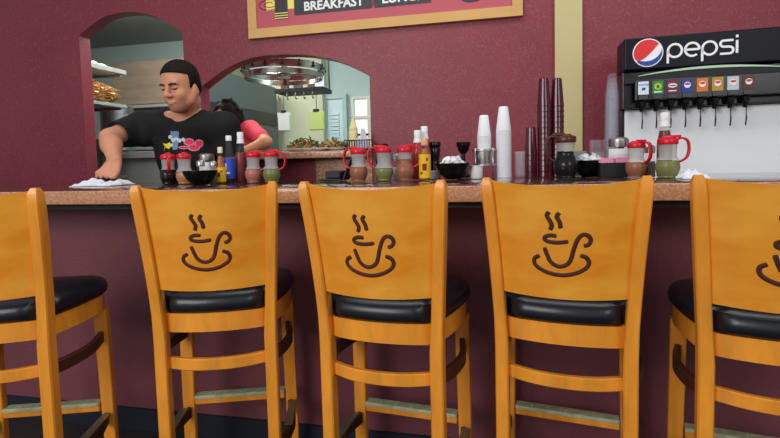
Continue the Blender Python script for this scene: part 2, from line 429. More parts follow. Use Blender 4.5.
# ================================================================== BAR STOOLS
def make_stool():
    root = empty('bar_stool', (0, 0, 0), 'x', 'bar stool', 'wooden bar stools along the bar')
    H = 1.10
    def py(z):  # rear post depth at height z
        if z < 0.70: return 0.0 + 0.01*(0.7-z)
        t = (z-0.70)/(H-0.70); return -0.055*t**1.4
    def px(z):
        if z < 0.62: return 0.166
        t = (z-0.62)/(H-0.62); return 0.166+0.030*t**1.2
    zs = [0.0, 0.25, 0.5, 0.62, 0.70, 0.77, 0.85, 0.93, 1.0, 1.05, 1.085, H]
    for s in (-1, 1):
        bm = bmesh.new(); rings = []
        for z in zs:
            cx, cy = s*px(z), py(z)
            w, d = 0.0165, 0.022
            if z < 0.7: w = 0.0185
            if z >= 1.085: d = 0.019; w = 0.0145
            if z == H: d = 0.010; w = 0.009
            rings.append([bm.verts.new((cx+a*w, cy+b*d, z)) for a, b in ((-1, -.8), (-.8, -1), (.8, -1), (1, -.8), (1, .8), (.8, 1), (-.8, 1), (-1, .8))])
        for a, b in zip(rings, rings[1:]):
            for i in range(8): bm.faces.new((a[i], a[(i+1) % 8], b[(i+1) % 8], b[i]))
        bm.faces.new(rings[0][::-1]); bm.faces.new(rings[-1])
        obj('rear_leg', bm, wood, root, angle=35)
    BOW = 0.040
    def surf(x, z):
        hw = px(z); return py(z) - BOW*(1-(x/hw)**2)
    # curved back panel with scooped top edge
    bm = bmesh.new(); nx_, nz_ = 24, 12; g = {}
    for side in (0, 1):
        for i in range(nx_+1):
            for j in range(nz_+1):
                u = -1+2*i/nx_; v = j/nz_
                ztop = 1.092 - 0.016*(1-u*u); zb = 0.778 - 0.004*(1-u*u)
                z = zb+(ztop-zb)*v; x = u*(px(z)-0.010)
                g[side, i, j] = bm.verts.new((x, surf(x, z)-0.004+side*0.016, z))
    for side in (0, 1):
        for i in range(nx_):
            for j in range(nz_): bm.faces.new((g[side, i, j], g[side, i+1, j], g[side, i+1, j+1], g[side, i, j+1]))
    for i in range(nx_):
        for j in (0, nz_): bm.faces.new((g[0, i, j], g[0, i+1, j], g[1, i+1, j], g[1, i, j]))
    for j in range(nz_):
        for i in (0, nx_): bm.faces.new((g[0, i, j], g[0, i, j+1], g[1, i, j+1], g[1, i, j]))
    panel = obj('back_panel', bm, panel_wood, root, angle=35)
    # the cut coffee cup
    C = {'steam': [[(155, 97), (148, 112), (160, 135), (165, 150), (159, 170)], [(193, 100), (184, 115), (194, 137), (198, 162)]],
         'rim': [[(182, 192), (158, 190), (140, 198), (141, 210), (160, 217), (190, 218), (225, 213)]],
         'cup': [[(137, 240), (148, 272), (162, 300), (190, 315), (218, 306), (233, 285), (245, 240), (260, 200), (278, 184), (297, 190), (304, 208), (295, 224), (280, 229)]],
         'saucer': [[(118, 275), (100, 287), (99, 308), (118, 328), (155, 344), (200, 350), (248, 341), (287, 318), (298, 295), (288, 275), (268, 267)]]}
    bm = bmesh.new()
    for k in C:
        for pl in C[k]:
            pts = []
            for p in catmull([(a, b, 0) for a, b in pl], 5):
                x = (p.x-204)*0.00067; z = 0.929-(p.y-219)*0.00067
                pts.append(Vector((x, surf(x, z)-0.004, z)))
            sec = circ(0.0060, 8)
            sec = [(a, b*0.3) for a, b in sec]
            # flat ribbon lying on the curved surface
            rings = []
            for i, p in enumerate(pts):
                t = (pts[min(i+1, len(pts)-1)]-pts[max(i-1, 0)]).normalized(); n = Vector((0, -1, 0)); s_ = t.cross(n).normalized()
                w = 1.0 if 0 < i < len(pts)-1 else 0.75
                rings.append([bm.verts.new(p+s_*a*w+n*b) for a, b in sec])
            for a, b in zip(rings, rings[1:]):
                for i in range(8): bm.faces.new((a[i], a[(i+1) % 8], b[(i+1) % 8], b[i]))
            for rg, e in ((rings[0], 0), (rings[-1], -1)):
                bm.faces.new(rg)
    cup = obj('coffee_cup_cutout', bm, groove, panel, smooth=True)
    cup['label'] = 'dark brown carved outline of a steaming cup on a saucer'
    # seat outline (half width and depth), used by cushion and apron
    def outline(ins, n=10):
        pts = []
        back, front = 0.0, 0.355
        pts += [(-0.165, back+0.005), (-0.10, back-0.022), (0, back-0.032), (0.10, back-0.022), (0.165, back+0.005)]
        pts += [(0.196, 0.09), (0.212, 0.20), (0.214, 0.27), (0.196, 0.325), (0.15, 0.352), (0.0, front+0.006), (-0.15, 0.352), (-0.196, 0.325), (-0.214, 0.27), (-0.212, 0.20), (-0.196, 0.09)]
        c = Vector((0, 0.17))
        out = []
        for x, y in pts:
            d = Vector((x, y))-c; L = d.length; out.append(c+d*((L-ins)/L))
        P = [Vector((p.x, p.y, 0)) for p in out]; m_ = []
        N = len(P)
        for i in range(N):
            a, b, c_, d_ = P[i-1], P[i], P[(i+1) % N], P[(i+2) % N]
            for j in range(3):
                t = j/3
                m_.append(0.5*((2*b)+(-a+c_)*t+(2*a-5*b+4*c_-d_)*t*t+(-a+3*b-3*c_+d_)*t**3))
        return m_
    bm = bmesh.new(); rings = []
    for ins, z in ((0.012, 0.700), (0.000, 0.708), (-0.004, 0.724), (0.000, 0.742), (0.012, 0.754), (0.035, 0.761), (0.09, 0.766), (0.14, 0.767)):
        rings.append([bm.verts.new((p.x, p.y, z)) for p in outline(ins)])
    n = len(rings[0])
    for a, b in zip(rings, rings[1:]):
        for i in range(n): bm.faces.new((a[i], a[(i+1) % n], b[(i+1) % n], b[i]))
    bm.faces.new(rings[0][::-1]); bm.faces.new(rings[-1])
    for v in bm.verts:   # clear the rear legs
        if abs(v.co.x) > 0.1465 and v.co.y < 0.026: v.co.y = 0.026
    obj('seat_cushion', bm, vinyl, root, angle=60)
    bm = bmesh.new()
    o1, o2 = outline(0.010), outline(0.030)
    for z in (0.640, 0.6985):
        pass
    r = [[bm.verts.new((p.x, p.y, z)) for p in o] for o, z in ((o1, 0.640), (o1, 0.6985), (o2, 0.6985), (o2, 0.640))]
    for k in range(4):
        a, b = r[k], r[(k+1) % 4]
        for i in range(n): bm.faces.new((a[i], a[(i+1) % n], b[(i+1) % n], b[i]))
    obj('seat_apron', bm, wood, root, angle=40)
    # front legs
    FX, FY = 0.186, 0.300
    for s in (-1, 1):
        bm = bmesh.new()
        sweep(bm, [(s*(FX-0.002), FY, 0.64), (s*(FX+0.002), FY+0.005, 0.35), (s*(FX+0.006), FY+0.010, 0.0)], rect(0.046, 0.032), up=(0, 1, 0), widths=[1, 0.95, 0.85])
        obj('front_leg', bm, wood, root)
    # upper bent rail: bows behind the rear legs and runs to the front legs on both sides
    bm = bmesh.new()
    sweep(bm, catmull([(-0.155, 0.012, 0.541), (-0.08, -0.018, 0.541), (0, -0.027, 0.541), (0.08, -0.018, 0.541), (0.155, 0.012, 0.541)], 5), rect(0.018, 0.037))
    rr = obj('back_rail', bm, wood, root, angle=40)
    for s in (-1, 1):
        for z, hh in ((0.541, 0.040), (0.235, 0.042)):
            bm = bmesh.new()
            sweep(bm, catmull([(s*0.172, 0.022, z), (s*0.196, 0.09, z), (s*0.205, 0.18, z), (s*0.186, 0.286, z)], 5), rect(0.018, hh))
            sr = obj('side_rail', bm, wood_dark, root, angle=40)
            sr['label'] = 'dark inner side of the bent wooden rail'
        bm = bmesh.new()
        box(bm, (s*0.198-0.014, 0.10, 0.257), (s*0.198+0.014, 0.27, 0.262), 0.001)
        obj('foot_guard', bm, dark_plate, root)
    bm = bmesh.new(); box(bm, (-0.164, 0.286, 0.262), (0.164, 0.318, 0.292), 0.003)
    fr = obj('foot_rail', bm, wood, root)
    bm = bmesh.new(); box(bm, (-0.164, 0.2815, 0.284), (0.164, 0.2855, 0.2960), 0.001)
    box(bm, (-0.164, 0.2856, 0.2922), (0.164, 0.320, 0.296), 0.001)
    for k in (-0.11, 0.0, 0.11):
        lathe(bm, [(0.004, 0.296), (0.003, 0.2975)], 8, Matrix.Translation((k, 0.30, 0)))
    pl = obj('foot_plate', bm, footplate, fr); pl['label'] = 'scuffed metal strip'
    return root
stool = make_stool()
def place(root, px_, w_px, a_deg, label):
    a = math.radians(a_deg); wreal = 0.42*math.cos(a)
    z = F*wreal/w_px
    k = math.cos(YAW)+(px_-CX)/F*math.sin(YAW)
    Y = z*k
    rz = -(a-YAW) if False else -(a) + YAW
    X = gx(px_, Y, 1.09)
    # the panel top leans back from the legs by 0.055 m
    fwd = Vector((-math.sin(rz), math.cos(rz), 0))
    root.location = Vector((X, Y, 0)) + fwd*0.055; root.rotation_euler = (0, 0, rz)
    root['label'] = label
STOOLS = [(205, 141, -6, 'honey wooden bar stool with carved cup, standing in front of the man'),
          (369.5, 148, 18, 'honey wooden bar stool in the middle, in front of the three salsa dispensers'),
          (562.5, 151, 21, 'nearest honey wooden bar stool, in front of the dark syrup pitcher'),
          (-39, 148, -6, 'wooden bar stool at the far left end, below the white cloth'),
          (800, 172, 23, 'wooden bar stool at the far right end, below the drink machine')]
for i, (a, b, c, l) in enumerate(STOOLS):
    r = stool if i == 0 else dup(stool)
    place(r, a, b, c, l)

# ================================================================== THINGS ON THE BAR
def dispenser(px_, Y, hgt, sauce, lid_mat, ang, label, group='syrup and salsa dispensers on the bar', rs=1.0, fill=0.5, name='sauce_dispenser'):
    """bulging plastic jug with a flip lid and a loop handle; ang = direction of the handle"""
    r = empty(name, (gx(px_, Y, CT+0.05), Y, CT), label, 'dispenser', group, rz=ang)
    k = hgt/0.150; q = rs*k
    prof = [(0.000, 0.0005), (0.029, 0.0005), (0.031, 0.004), (0.030, 0.008), (0.036, 0.020), (0.040, 0.034), (0.0395, 0.048), (0.034, 0.064), (0.0285, 0.074), (0.0275, 0.082), (0.0285, 0.100), (0.030, 0.122)]
    jar = lat('jar', [(a*q, b*k) for a, b in prof], jar_clear, r)
    fz = 0.122*fill; ins = []
    for a, b in prof:
        if b <= fz: ins.append((a, b))
    for (a, b), (a2, b2) in zip(prof, prof[1:]):
        if b <= fz < b2: ins.append((a+(a2-a)*(fz-b)/(b2-b), fz))
    ins.append((0, fz))
    lat('sauce', [(max(0, a-0.0015)*q, b*k+0.001) for a, b in ins], sauce, r)
    up_ = [((ins[-2][0]-.0004)*q, fz*k+.003)]+[((a-.0004)*q, b*k) for a, b in prof if b > fz+.004]
    lat('frosted_neck', up_, frost, jar, cap=False)
    lat('lid', [(0.0, 0.118*k), (0.0315*q, 0.118*k), (0.033*q, 0.121*k), (0.033*q, 0.134*k), (0.030*q, 0.139*k), (0.020*q, 0.142*k), (0.016*q, 0.146*k), (0, 0.147*k)], lid_mat, r)
    bm = bmesh.new()
    pts = catmull([(0.026*q, 0, 0.134*k), (0.046*q, 0, 0.139*k), (0.062*q, 0, 0.128*k), (0.066*q, 0, 0.100*k), (0.060*q, 0, 0.074*k), (0.046*q, 0, 0.062*k), (0.036*q, 0, 0.058*k)], 5)
    sweep(bm, pts, rect(0.0065*q, 0.016*k, 0.001), up=(0, 1, 0), widths=None)
    obj('handle', bm, lid_mat, r, angle=50)
    bm = bmesh.new(); box(bm, (0.004*q, -0.010*q, 0.141*k), (0.040*q, 0.010*q, 0.150*k), 0.002)
    obj('thumb_lever', bm, lid_mat, r)
    return r
def sauce(n, c): return mat(n, srgb(*c), 0.35, noise=0.12, nscale=120)
s_dark = mat('dark_syrup', srgb(14, 7, 8), 0.12, spec=.3); s_or = sauce('orange_salsa', (196, 118, 84)); s_pk = sauce('pink_salsa', (190, 120, 100))
s_gr = sauce('green_salsa', (128, 132, 74)); s_br = sauce('brown_salsa', (162, 98, 72)); s_tan = sauce('tan_salsa', (196, 140, 100))
R = math.radians
TOC = R(-75)                                  # handle turned towards the camera side
dispenser(168.5, 1.99, 0.148, s_dark, red_plastic, R(-50), 'red-lidded dispenser of black syrup, the leftmost on the bar', fill=0.55)
dispenser(184.5, 1.99, 0.148, s_tan, red_plastic, R(110), 'red-lidded dispenser of pale orange salsa beside the black syrup', fill=0.45)
dispenser(253.5, 1.99, 0.146, s_pk, red_plastic, R(8), 'red-lidded dispenser of pinkish salsa right of the ketchup bottle', fill=0.5)
dispenser(271.5, 1.97, 0.146, s_gr, red_plastic, R(5), 'red-lidded dispenser of green salsa, rightmost of the group before the man', fill=0.5)
dispenser(358.5, 1.94, 0.146, s_br, red_plastic, R(172), 'red-lidded dispenser of brown salsa, left of the middle three', fill=0.5)
dispenser(384.0, 1.94, 0.150, s_gr, red_plastic, R(182), 'red-lidded dispenser of green salsa between two brown ones', fill=0.42)
dispenser(405.0, 1.95, 0.148, s_br, red_plastic, R(5), 'red-lidded dispenser of brown salsa next to the yellow hot sauce', fill=0.72)
dispenser(636.0, 1.88, 0.136, s_br, red_plastic, R(-55), 'red-lidded dispenser of orange-brown salsa left of the salt shaker on the right', fill=0.5)
dispenser(667.5, 1.80, 0.146, s_gr, red_plastic, R(-3), 'large red-lidded dispenser of green salsa in front of the drink machine', fill=0.5)
pit = dispenser(565.5, 1.93, 0.172, s_dark, brown_plastic, R(195), 'dark syrup pitcher with brown lid and handle, above the nearest stool', name='syrup_pitcher', rs=1.02, fill=0.72)

def bottle(px_, Y, hgt, rad, content, cap, label, cat='bottle', name='sauce_bottle', lab=None, lab_mat=None, fill=0.75, capr=0.42, shoulder=0.55, z0=CT, caph=0.1, extra=None, body=None, group=None, neck=None):
    r = empty(name, (gx(px_, Y, z0+0.1), Y, z0), label, cat, group)
    nr = rad*capr
    prof = [(0, 0.0005), (rad*.92, 0.0005), (rad, 0.004), (rad, hgt*shoulder*0.9), (rad*0.93, hgt*shoulder), (nr*1.35, hgt*(shoulder+0.2)), (nr, hgt*(0.9)), (nr, hgt*(1-caph))]
    lat('glass_body', prof, body or glass, r)
    fz = hgt*fill; ins = [(max(0, a-0.0015), b+0.001) for a, b in prof if b <= fz]
    for (a, b), (a2, b2) in zip(prof, prof[1:]):
        if b <= fz < b2: ins.append((max(0.001, a+(a2-a)*(fz-b)/(b2-b)-0.0015), fz))
    lat('contents', ins+[(0, fz)], content, r)
    lat('cap', [(0, hgt*(1-caph)-0.004), (nr*1.22, hgt*(1-caph)-0.004), (nr*1.22, hgt-0.002), (nr*1.1, hgt), (0, hgt)], cap, r)
    if neck: lat('neck_label', [(nr*1.5, hgt*neck[0]), (nr*1.12, hgt*neck[1])], white_plastic, r, cap=False)
    if lab:
        l = lat('paper_label', [(rad+0.0006, hgt*lab[0]), (rad+0.0006, hgt*lab[1])], lab_mat, r, cap=False)
        if extra:
            bm = bmesh.new()
            for (cx, cz, w, h_) in extra[0]:
                n = 8; a0 = -PI/2+R(cx); vs = []
                for i in range(n+1):
                    a = a0+(i/n-0.5)*w/rad
                    vs.append([bm.verts.new(((rad+0.0012)*math.cos(a), (rad+0.0012)*math.sin(a), hgt*cz+t*h_)) for t in (-.5, .5)])
                for p, q in zip(vs, vs[1:]): bm.faces.new((p[0], q[0], q[1], p[1]))
            obj('label_print', bm, extra[1], l)
    return r
ketch = mat('red_ketchup', srgb(176, 28, 24), 0.3); ketch2 = mat('dark_ketchup', srgb(120, 22, 22), 0.3)
yel = mat('yellow_label', srgb(244, 196, 30), 0.5); blue_l = mat('blue_label', srgb(34, 78, 196), 0.5); pink_l = mat('pink_red_label', srgb(206, 60, 60), 0.5)
dkred = mat('dark_red_print', srgb(150, 30, 24), 0.6); wcap = mat('cream_cap', srgb(236, 222, 204), 0.4); peach = mat('peach_cap', srgb(236, 170, 128), 0.5)
soy = mat('dark_brown_sauce', srgb(52, 22, 14), 0.3); whisky = mat('amber_sauce', srgb(178, 92, 30), 0.3)
bottle(220.5, 1.96, 0.165, 0.0215, whisky, wcap, 'short hot sauce bottle with yellow label and cream cap', lab=(0.06, 0.45), lab_mat=yel, shoulder=0.5, extra=([(0, .25, .016, .02), (35, .34, .01, .008)], dkred), caph=.14)
bottle(229.5, 1.99, 0.216, 0.0235, soy, white_plastic, 'clear glass bottle with blue label and white cap', lab=(0.10, 0.52), lab_mat=blue_l, shoulder=0.52, fill=.5, extra=([(-20, .35, .014, .03), (5, .22, .02, .008)], wcap), caph=.09, capr=.45)
bottle(241.2, 2.03, 0.232, 0.028, ketch2, white_plastic, 'tall glass ketchup bottle with white cap left of the pinkish salsa', name='ketchup_bottle', shoulder=0.55, fill=.6, caph=.1, capr=.42, neck=(0.78, 0.895))
bottle(424.6, 1.95, 0.172, 0.0235, whisky, peach, 'yellow-labelled hot sauce bottle with peach wooden cap', lab=(0.06, 0.62), lab_mat=yel, shoulder=0.62, extra=([(5, .32, .018, .028), (-25, .18, .01, .01), (30, .5, .008, .012)], dkred), caph=.15, capr=.5)
bottle(417.8, 2.08, 0.213, 0.027, ketch, white_plastic, 'white-capped ketchup bottle directly behind the yellow hot sauce, the shorter', name='ketchup_bottle', shoulder=0.55, fill=.8, capr=.46, caph=.12, neck=(0.75, 0.875))
bottle(424.8, 2.14, 0.233, 0.028, ketch, white_plastic, 'tallest white-capped ketchup bottle behind the yellow hot sauce', name='ketchup_bottle', shoulder=0.55, fill=.8, capr=.46, caph=.1, neck=(0.76, 0.895))
bottle(664.5, 1.96, 0.235, 0.027, ketch2, white_plastic, 'ketchup bottle with white cap behind the large green salsa dispenser', name='ketchup_bottle', shoulder=0.55, fill=.72, capr=.48, caph=.1, neck=(0.78, 0.895))
bottle(382.0, 2.10, 0.160, 0.030, soy, black_plastic, 'dark capped jar standing behind the middle green salsa', name='sauce_jar', shoulder=0.75, capr=.8, fill=.7, caph=.12)

def shaker(px_, Y, hgt, rad, content, label, name='salt_shaker', cat='shaker', z0=CT, group='shakers on the bar', fill=.7):
    r = empty(name, (gx(px_, Y, z0+hgt/2), Y, z0), label, cat, group)
    lat('glass_body', [(0, .0005), (rad*.9, .0005), (rad, .004), (rad*.92, hgt*.45), (rad*.86, hgt*.72)], glass, r, n=20)
    lat('contents', [(0, .001), (rad*.86, .001), (rad*.95, .005), (rad*.88, hgt*fill*.7), (0, hgt*fill*.7)], content, r, n=20)
    lat('metal_cap', [(0, hgt*.74), (rad*.90, hgt*.74), (rad*.93, hgt*.78), (rad*.92, hgt*.93), (rad*.7, hgt*.98), (0, hgt)], steel, r, n=20)
    return r
salt = mat('white_salt', srgb(236, 236, 236), 0.9); pepper = mat('ground_pepper', srgb(96, 84, 76), 0.9, noise=.3, nscale=600)
sugar = mat('white_sugar', srgb(240, 240, 240), 0.9)
shaker(201.0, 1.915, .108, .019, salt, 'small glass salt shaker behind the black bowl, the left one of two')
shaker(213.5, 1.935, .104, .018, pepper, 'small glass pepper shaker behind the black bowl, next to the hot sauce', name='pepper_shaker')
shaker(207.0, 2.035, .142, .038, sugar, 'wide glass sugar shaker with chrome top behind the black bowl', name='sugar_shaker', fill=1.0)
shaker(649.5, 1.92, .118, .020, pepper, 'glass shaker with chrome top between two dispensers on the right', name='pepper_shaker')
shaker(618.5, 2.04, .155, .040, sugar, 'wide sugar jar with chrome lid behind the pink packets', name='sugar_shaker', fill=1.0)
shaker(396.0, 2.05, .115, .019, salt, 'glass salt shaker half hidden between the middle green and brown dispensers')

bowl_prof = [(0.0, 0.001), (0.030, 0.001), (0.034, 0.006), (0.056, 0.026), (0.070, 0.052), (0.0735, 0.064), (0.0705, 0.064), (0.052, 0.028), (0.030, 0.011), (0, 0.010)]
def bowl(px_, Y, k, label):
    o = lat('black_bowl', [(a*k, b*k) for a, b in bowl_prof], black_plastic, loc=(gx(px_, Y, CT+.03), Y, CT), n=40)
    return tag(o, label, 'bowl', 'black bowls on the bar')
b1 = bowl(200.5, 1.83, 0.98, 'shallow black bowl in front of the two small shakers')
b2 = bowl(453.0, 2.03, 1.06, 'black bowl heaped with white creamer cups behind the gap of two stools')
b3 = bowl(590.0, 2.03, 1.04, 'black bowl of white creamer cups right of the syrup pitcher')
def creamer_proto():
    r = empty('creamer_cup', (0, 0, 0), 'x', 'creamer')
    lat('cup', [(0, -.010), (.0125, -.010), (.0165, .010), (0, .010)], white_plastic, r, n=16)
    lat('foil_lid', [(0, .0102), (.0195, .0102), (.0195, .0115), (0, .0118)], paper, r, n=16)
    return r
cp = creamer_proto(); first = True
for bi, (b, txt, kk, ngrp) in enumerate(((b2, 'white creamer cup in the black bowl behind the stool gap', 1.06, 0), (b3, 'white creamer cup in the black bowl right of the syrup pitcher', 1.04, 1))):
    pts = [(0.038*kk*math.cos(a), 0.038*kk*math.sin(a), 0.058*kk) for a in np.linspace(0, 2*PI, 7)[:-1]]+[(0.0, 0.0, 0.058)]+[(0.020, 0.012, 0.074*kk), (-0.022, -0.004, 0.071*kk), (0.006, -0.022, 0.072*kk)]
    for i, p in enumerate(pts):
        c = cp if first else dup(cp)
        first = False
        c.location = Vector(b.location)+Vector(p)
        c.rotation_euler = (random.uniform(-.7, .7), random.uniform(-.7, .7), random.uniform(0, 6))
        c['label'] = txt; c['group'] = 'creamer cups in bowl %s' % ('by the stool gap' if bi == 0 else 'by the pitcher')
# white cloth under the man's hand
def cloth(name, c, sx, sy, hgt, seed, label, cat, rz=0.0, z0=CT, m_=None):
    rnd = np.random.RandomState(seed); bm = bmesh.new(); n1, n2 = 44, 30; g = []
    ph = rnd.rand(6)*6
    for i in range(n1+1):
        row = []
        for j in range(n2+1):
            u, v = i/n1*2-1, j/n2*2-1
            e = max(0, 1-abs(u)**3)*max(0, 1-abs(v)**3)
            z = hgt*e**0.5*(0.55+0.25*math.sin(4.5*u+2*v+ph[0])+0.22*math.sin(9*v-3*u+ph[1])+0.12*math.sin(16*u+7*v+ph[2]))
            x = u*sx*(1+0.10*math.sin(5*v+ph[3])); y = v*sy*(1+0.14*math.sin(4*u+ph[4]))
            row.append((bm.verts.new((x, y, 0.004+max(0, z))), bm.verts.new((x, y, 0.0008))))
        g.append(row)
    for k in (0, 1):
        for i in range(n1):
            for j in range(n2): bm.faces.new((g[i][j][k], g[i+1][j][k], g[i+1][j+1][k], g[i][j+1][k]))
    for i in range(n1):
        for j in (0, n2): bm.faces.new((g[i][j][0], g[i+1][j][0], g[i+1][j][1], g[i][j][1]))
    for j in range(n2):
        for i in (0, n1): bm.faces.new((g[i][j][0], g[i][j+1][0], g[i][j+1][1], g[i][j][1]))
    o = obj(name, bm, m_ or cloth_white, smooth=True, loc=(c[0], c[1], z0)); o.rotation_euler = (0, 0, rz)
    return tag(o, label, cat)
cloth('cleaning_cloth', (gx(102, 1.95, CT), 1.95), 0.105, 0.080, 0.032, 3, 'crumpled white cleaning cloth under the hand of the man', 'cloth', rz=.15)
nap = cloth('folded_napkin', (gx(691, 1.74, CT), 1.74), 0.035, 0.05, 0.026, 5, 'white folded napkin on the bar at the right', 'napkin')

# ---- cups in stacks (turned upside down, nested)
def cup_mesh(r_open, r_closed, h, t=0.0006, n=24):
    bm = bmesh.new()
    lathe(bm, [(r_open+0.0012, 0), (r_open+0.0012, 0.003), (r_open, 0.0035), (r_closed, h-0.003), (r_closed-0.003, h), (0, h), (0, h-t), (r_closed-0.003, h-t), (r_closed-t, h-t-0.002), (r_open-t, 0.004), (r_open-t, 0)], n, cap=False)
    return bm
def stack(name, px_, Y, n, pitch, ro, rc, h, m_, cat, lab_top, lab_rest, group, z0=CT, lean=0.0, X=None):
    X = gx(px_, Y, z0+0.05) if X is None else X
    base = None
    for i in range(n):
        if base is None:
            base = obj(name, cup_mesh(ro, rc, h), m_, loc=(X, Y, z0), angle=40); base['category'] = cat; o = base
        else:
            o = base.copy(); COL.objects.link(o)
        o.location = (X + lean*pitch*i, Y, z0+0.0004+pitch*i)
        o['label'] = lab_top if i == n-1 else lab_rest; o['group'] = group
stack('foam_cup', 504, 2.14, 19, 0.0110, 0.0320, 0.0195, 0.105, foam, 'cup', 'top cup of the tall white foam stack', 'white foam cup nested in the tall white stack standing on the bar', 'foam cups in the tall stack')
stack('plastic_tumbler', 531, 2.12, 5, 0.0225, 0.0255, 0.0190, 0.120, maroon_plastic, 'cup', 'top tumbler of the short maroon stack', 'maroon plastic tumbler in the short stack beside the clear glass', 'maroon tumblers in the short stack')
stack('plastic_tumbler', 544.3, 2.12, 14, 0.0225, 0.0275, 0.0190, 0.118, maroon_plastic, 'cup', 'top tumbler of the tall maroon stack, the left of two', 'maroon plastic tumbler in the left one of two tall stacks', 'maroon tumblers in the left tall stack')
stack('plastic_tumbler', 557.3, 2.145, 14, 0.0225, 0.0275, 0.0190, 0.118, maroon_plastic, 'cup', 'top tumbler of the tall maroon stack beside the tan pilaster', 'maroon plastic tumbler in the tall stack beside the tan pilaster', 'maroon tumblers in the right tall stack')
stack('clear_cup', 611.0, 2.165, 18, 0.0185, 0.0285, 0.0170, 0.105, clear2, 'cup', 'top cup of the leaning clear plastic stack', 'clear plastic cup nested in the leaning stack left of the drink machine', 'clear cups in the leaning stack', lean=0.01)
g_ = lat('drinking_glass', [(0, .001), (.019, .001), (.021, .004), (.0245, .110), (.023, .110), (.0195, .008), (0, .008)], clear, loc=(gx(520.5, 2.13, CT+.05), 2.13, CT))
tag(g_, 'small clear glass between the white foam stack and short maroon stack', 'glass')
# canister on a wire stand carrying the small foam cups
cs = empty('canister_stand', (gx(484.5, 2.14, CT+.06), 2.14, CT), 'steel canister on a thin wire stand under small foam cups', 'canister')
lat('canister', [(0, .060), (.040, .060), (.043, .066), (.043, .118), (.050, .120), (.050, .125), (0, .125)], steel, cs)
for a in (45, 135, 225, 315):
    x, y = .052*math.cos(R(a)), .052*math.sin(R(a))
    tube('stand_leg', [(x, y, 0.001), (x, y, .128)], .0028, steel, cs, n=8)
tube('ring', [(.052*math.cos(R(a)), .052*math.sin(R(a)), .118) for a in range(0, 361, 15)], .0025, steel, cs, n=6)
lat('tray', [(0, .054), (.052, .054), (.052, .0595), (0, .0595)], steel, cs)
stack('small_foam_cup', 483.5, 2.14, 6, 0.0105, 0.0295, 0.0190, 0.092, foam, 'cup', 'top cup of the short white stack on the steel canister', 'small white foam cup in the short stack on the steel canister', 'foam cups on the canister', z0=CT+.1255, X=gx(484.5, 2.14, CT+.06))
# white food pan behind the creamers
def pan(px_, Y, w, d, h, m_, label, name, cat):
    bm = bmesh.new(); x = gx(px_, Y, CT+.03)
    prof = [(0, .001), (.80, .001), (.9, .008), (.93, h-.004), (1.0, h-.004), (1.0, h), (.90, h), (.87, .010), (0, .010)]
    lathe(bm, prof, 40, Matrix.Diagonal((w/2, d/2, 1, 1)))
    return tag(obj(name, bm, m_, loc=(x, Y, CT), angle=40), label, cat)
pan(476.5, 2.05, .055, .055, .055, white_plastic, 'small white food tub right of the bowl of creamers', 'food_tub', 'tub')
pan(432, 2.09, .085, .06, .036, white_plastic, 'low white dish behind the yellow hot sauce bottle', 'white_dish', 'dish')
# black machines behind
def black_grinder(px_, Y, h, label, w, fat=False):
    r = empty('coffee_press', (gx(px_, Y, CT+h/2), Y, CT), label, 'coffee press', 'black coffee presses behind the bar top')
    if fat:
        lat('body', [(0, .001), (w, .001), (w*1.05, .010), (w*.95, h*.35), (w*.8, h*.42), (w*.85, h*.55), (w*1.0, h*.66), (0, h*.66)], black_plastic, r, n=24)
        lat('ridged_top', [(0, h*.665), (w*.95, h*.665), (w*1.05, h*.80), (w*.9, h*.84), (w*1.08, h*.88), (w*1.12, h*.97), (w, h), (0, h)], black_plastic, r, n=24)
    else:
        lat('stem', [(0, .001), (w*1.1, .001), (w*1.1, .012), (w*.35, .03), (w*.32, h*.66), (0, h*.66)], black_plastic, r, n=24)
        lat('funnel', [(0, h*.665), (w*.35, h*.665), (w*.85, h*.76), (w*1.0, h*.86), (w*1.05, h*.88), (w*1.15, h*.90), (w*1.15, h), (w*.9, h), (w*.8, h*.92), (0, h*.90)], black_plastic, r, n=24)
    return r
black_grinder(434.5, 2.20, .165, 'black plastic holder with ridged top behind the hot sauce', .027, True)
black_grinder(463.5, 2.20, .160, 'black funnel-topped plastic holder right above the creamers', .027)
# stainless napkin box, acrylic holder, sugar caddy
def boxthing(name, px0, px1, Y, d, h, m_, label, cat, bev=.004, z0=CT):
    x0, x1 = gx(px0, Y, z0+h/2), gx(px1, Y, z0+h/2)
    bm = bmesh.new(); box(bm, (-(x1-x0)/2, 0, 0.0008), ((x1-x0)/2, d, h), bev)
    return tag(obj(name, bm, m_, loc=((x0+x1)/2, Y, z0)), label, cat)
boxthing('napkin_dispenser', 566, 587, 2.155, .05, .105, steel_worn, 'low steel napkin box between the syrup pitcher and the creamers', 'napkin box')
r = empty('acrylic_holder', (gx(597.0, 2.165, CT+.06), 2.165, CT), 'empty clear acrylic holder behind the pink packets', 'holder')
for a, b in (((-.024, -.03, .001), (.024, .03, .005)), ((-.024, -.03, .0055), (-.021, .03, .15)), ((.021, -.03, .0055), (.024, .03, .15)), ((-.0205, .027, .0055), (.0205, .03, .15)), ((-.0205, -.03, .0055), (.0205, -.027, .10))):
    boxo('acrylic_panel', a, b, clear, r)
cad = empty('sugar_caddy', (gx(613.5, 1.95, CT+.03), 1.95, CT), 'black plastic sugar caddy holding pink sweetener packets', 'caddy')
wq = .052
for n_, a, b in (('bottom', (-wq, -.03, .001), (wq, .03, .005)), ('side_panel', (-wq, -.03, .0055), (-wq+.003, .03, .056)), ('side_panel', (wq-.003, -.03, .0055), (wq, .03, .056)), ('front_panel', (-wq+.0035, -.03, .0055), (wq-.0035, -.027, .056)), ('back_panel', (-wq+.0035, .027, .0055), (wq-.0035, .03, .056))):
    boxo(n_, a, b, black_matte, cad, .0008)
pinkp = mat('pink_packet', srgb(244, 150, 196), .6)
pk = boxo('sweetener_packet', (-.022, -.0012, 0), (.022, .0012, .062), pinkp)
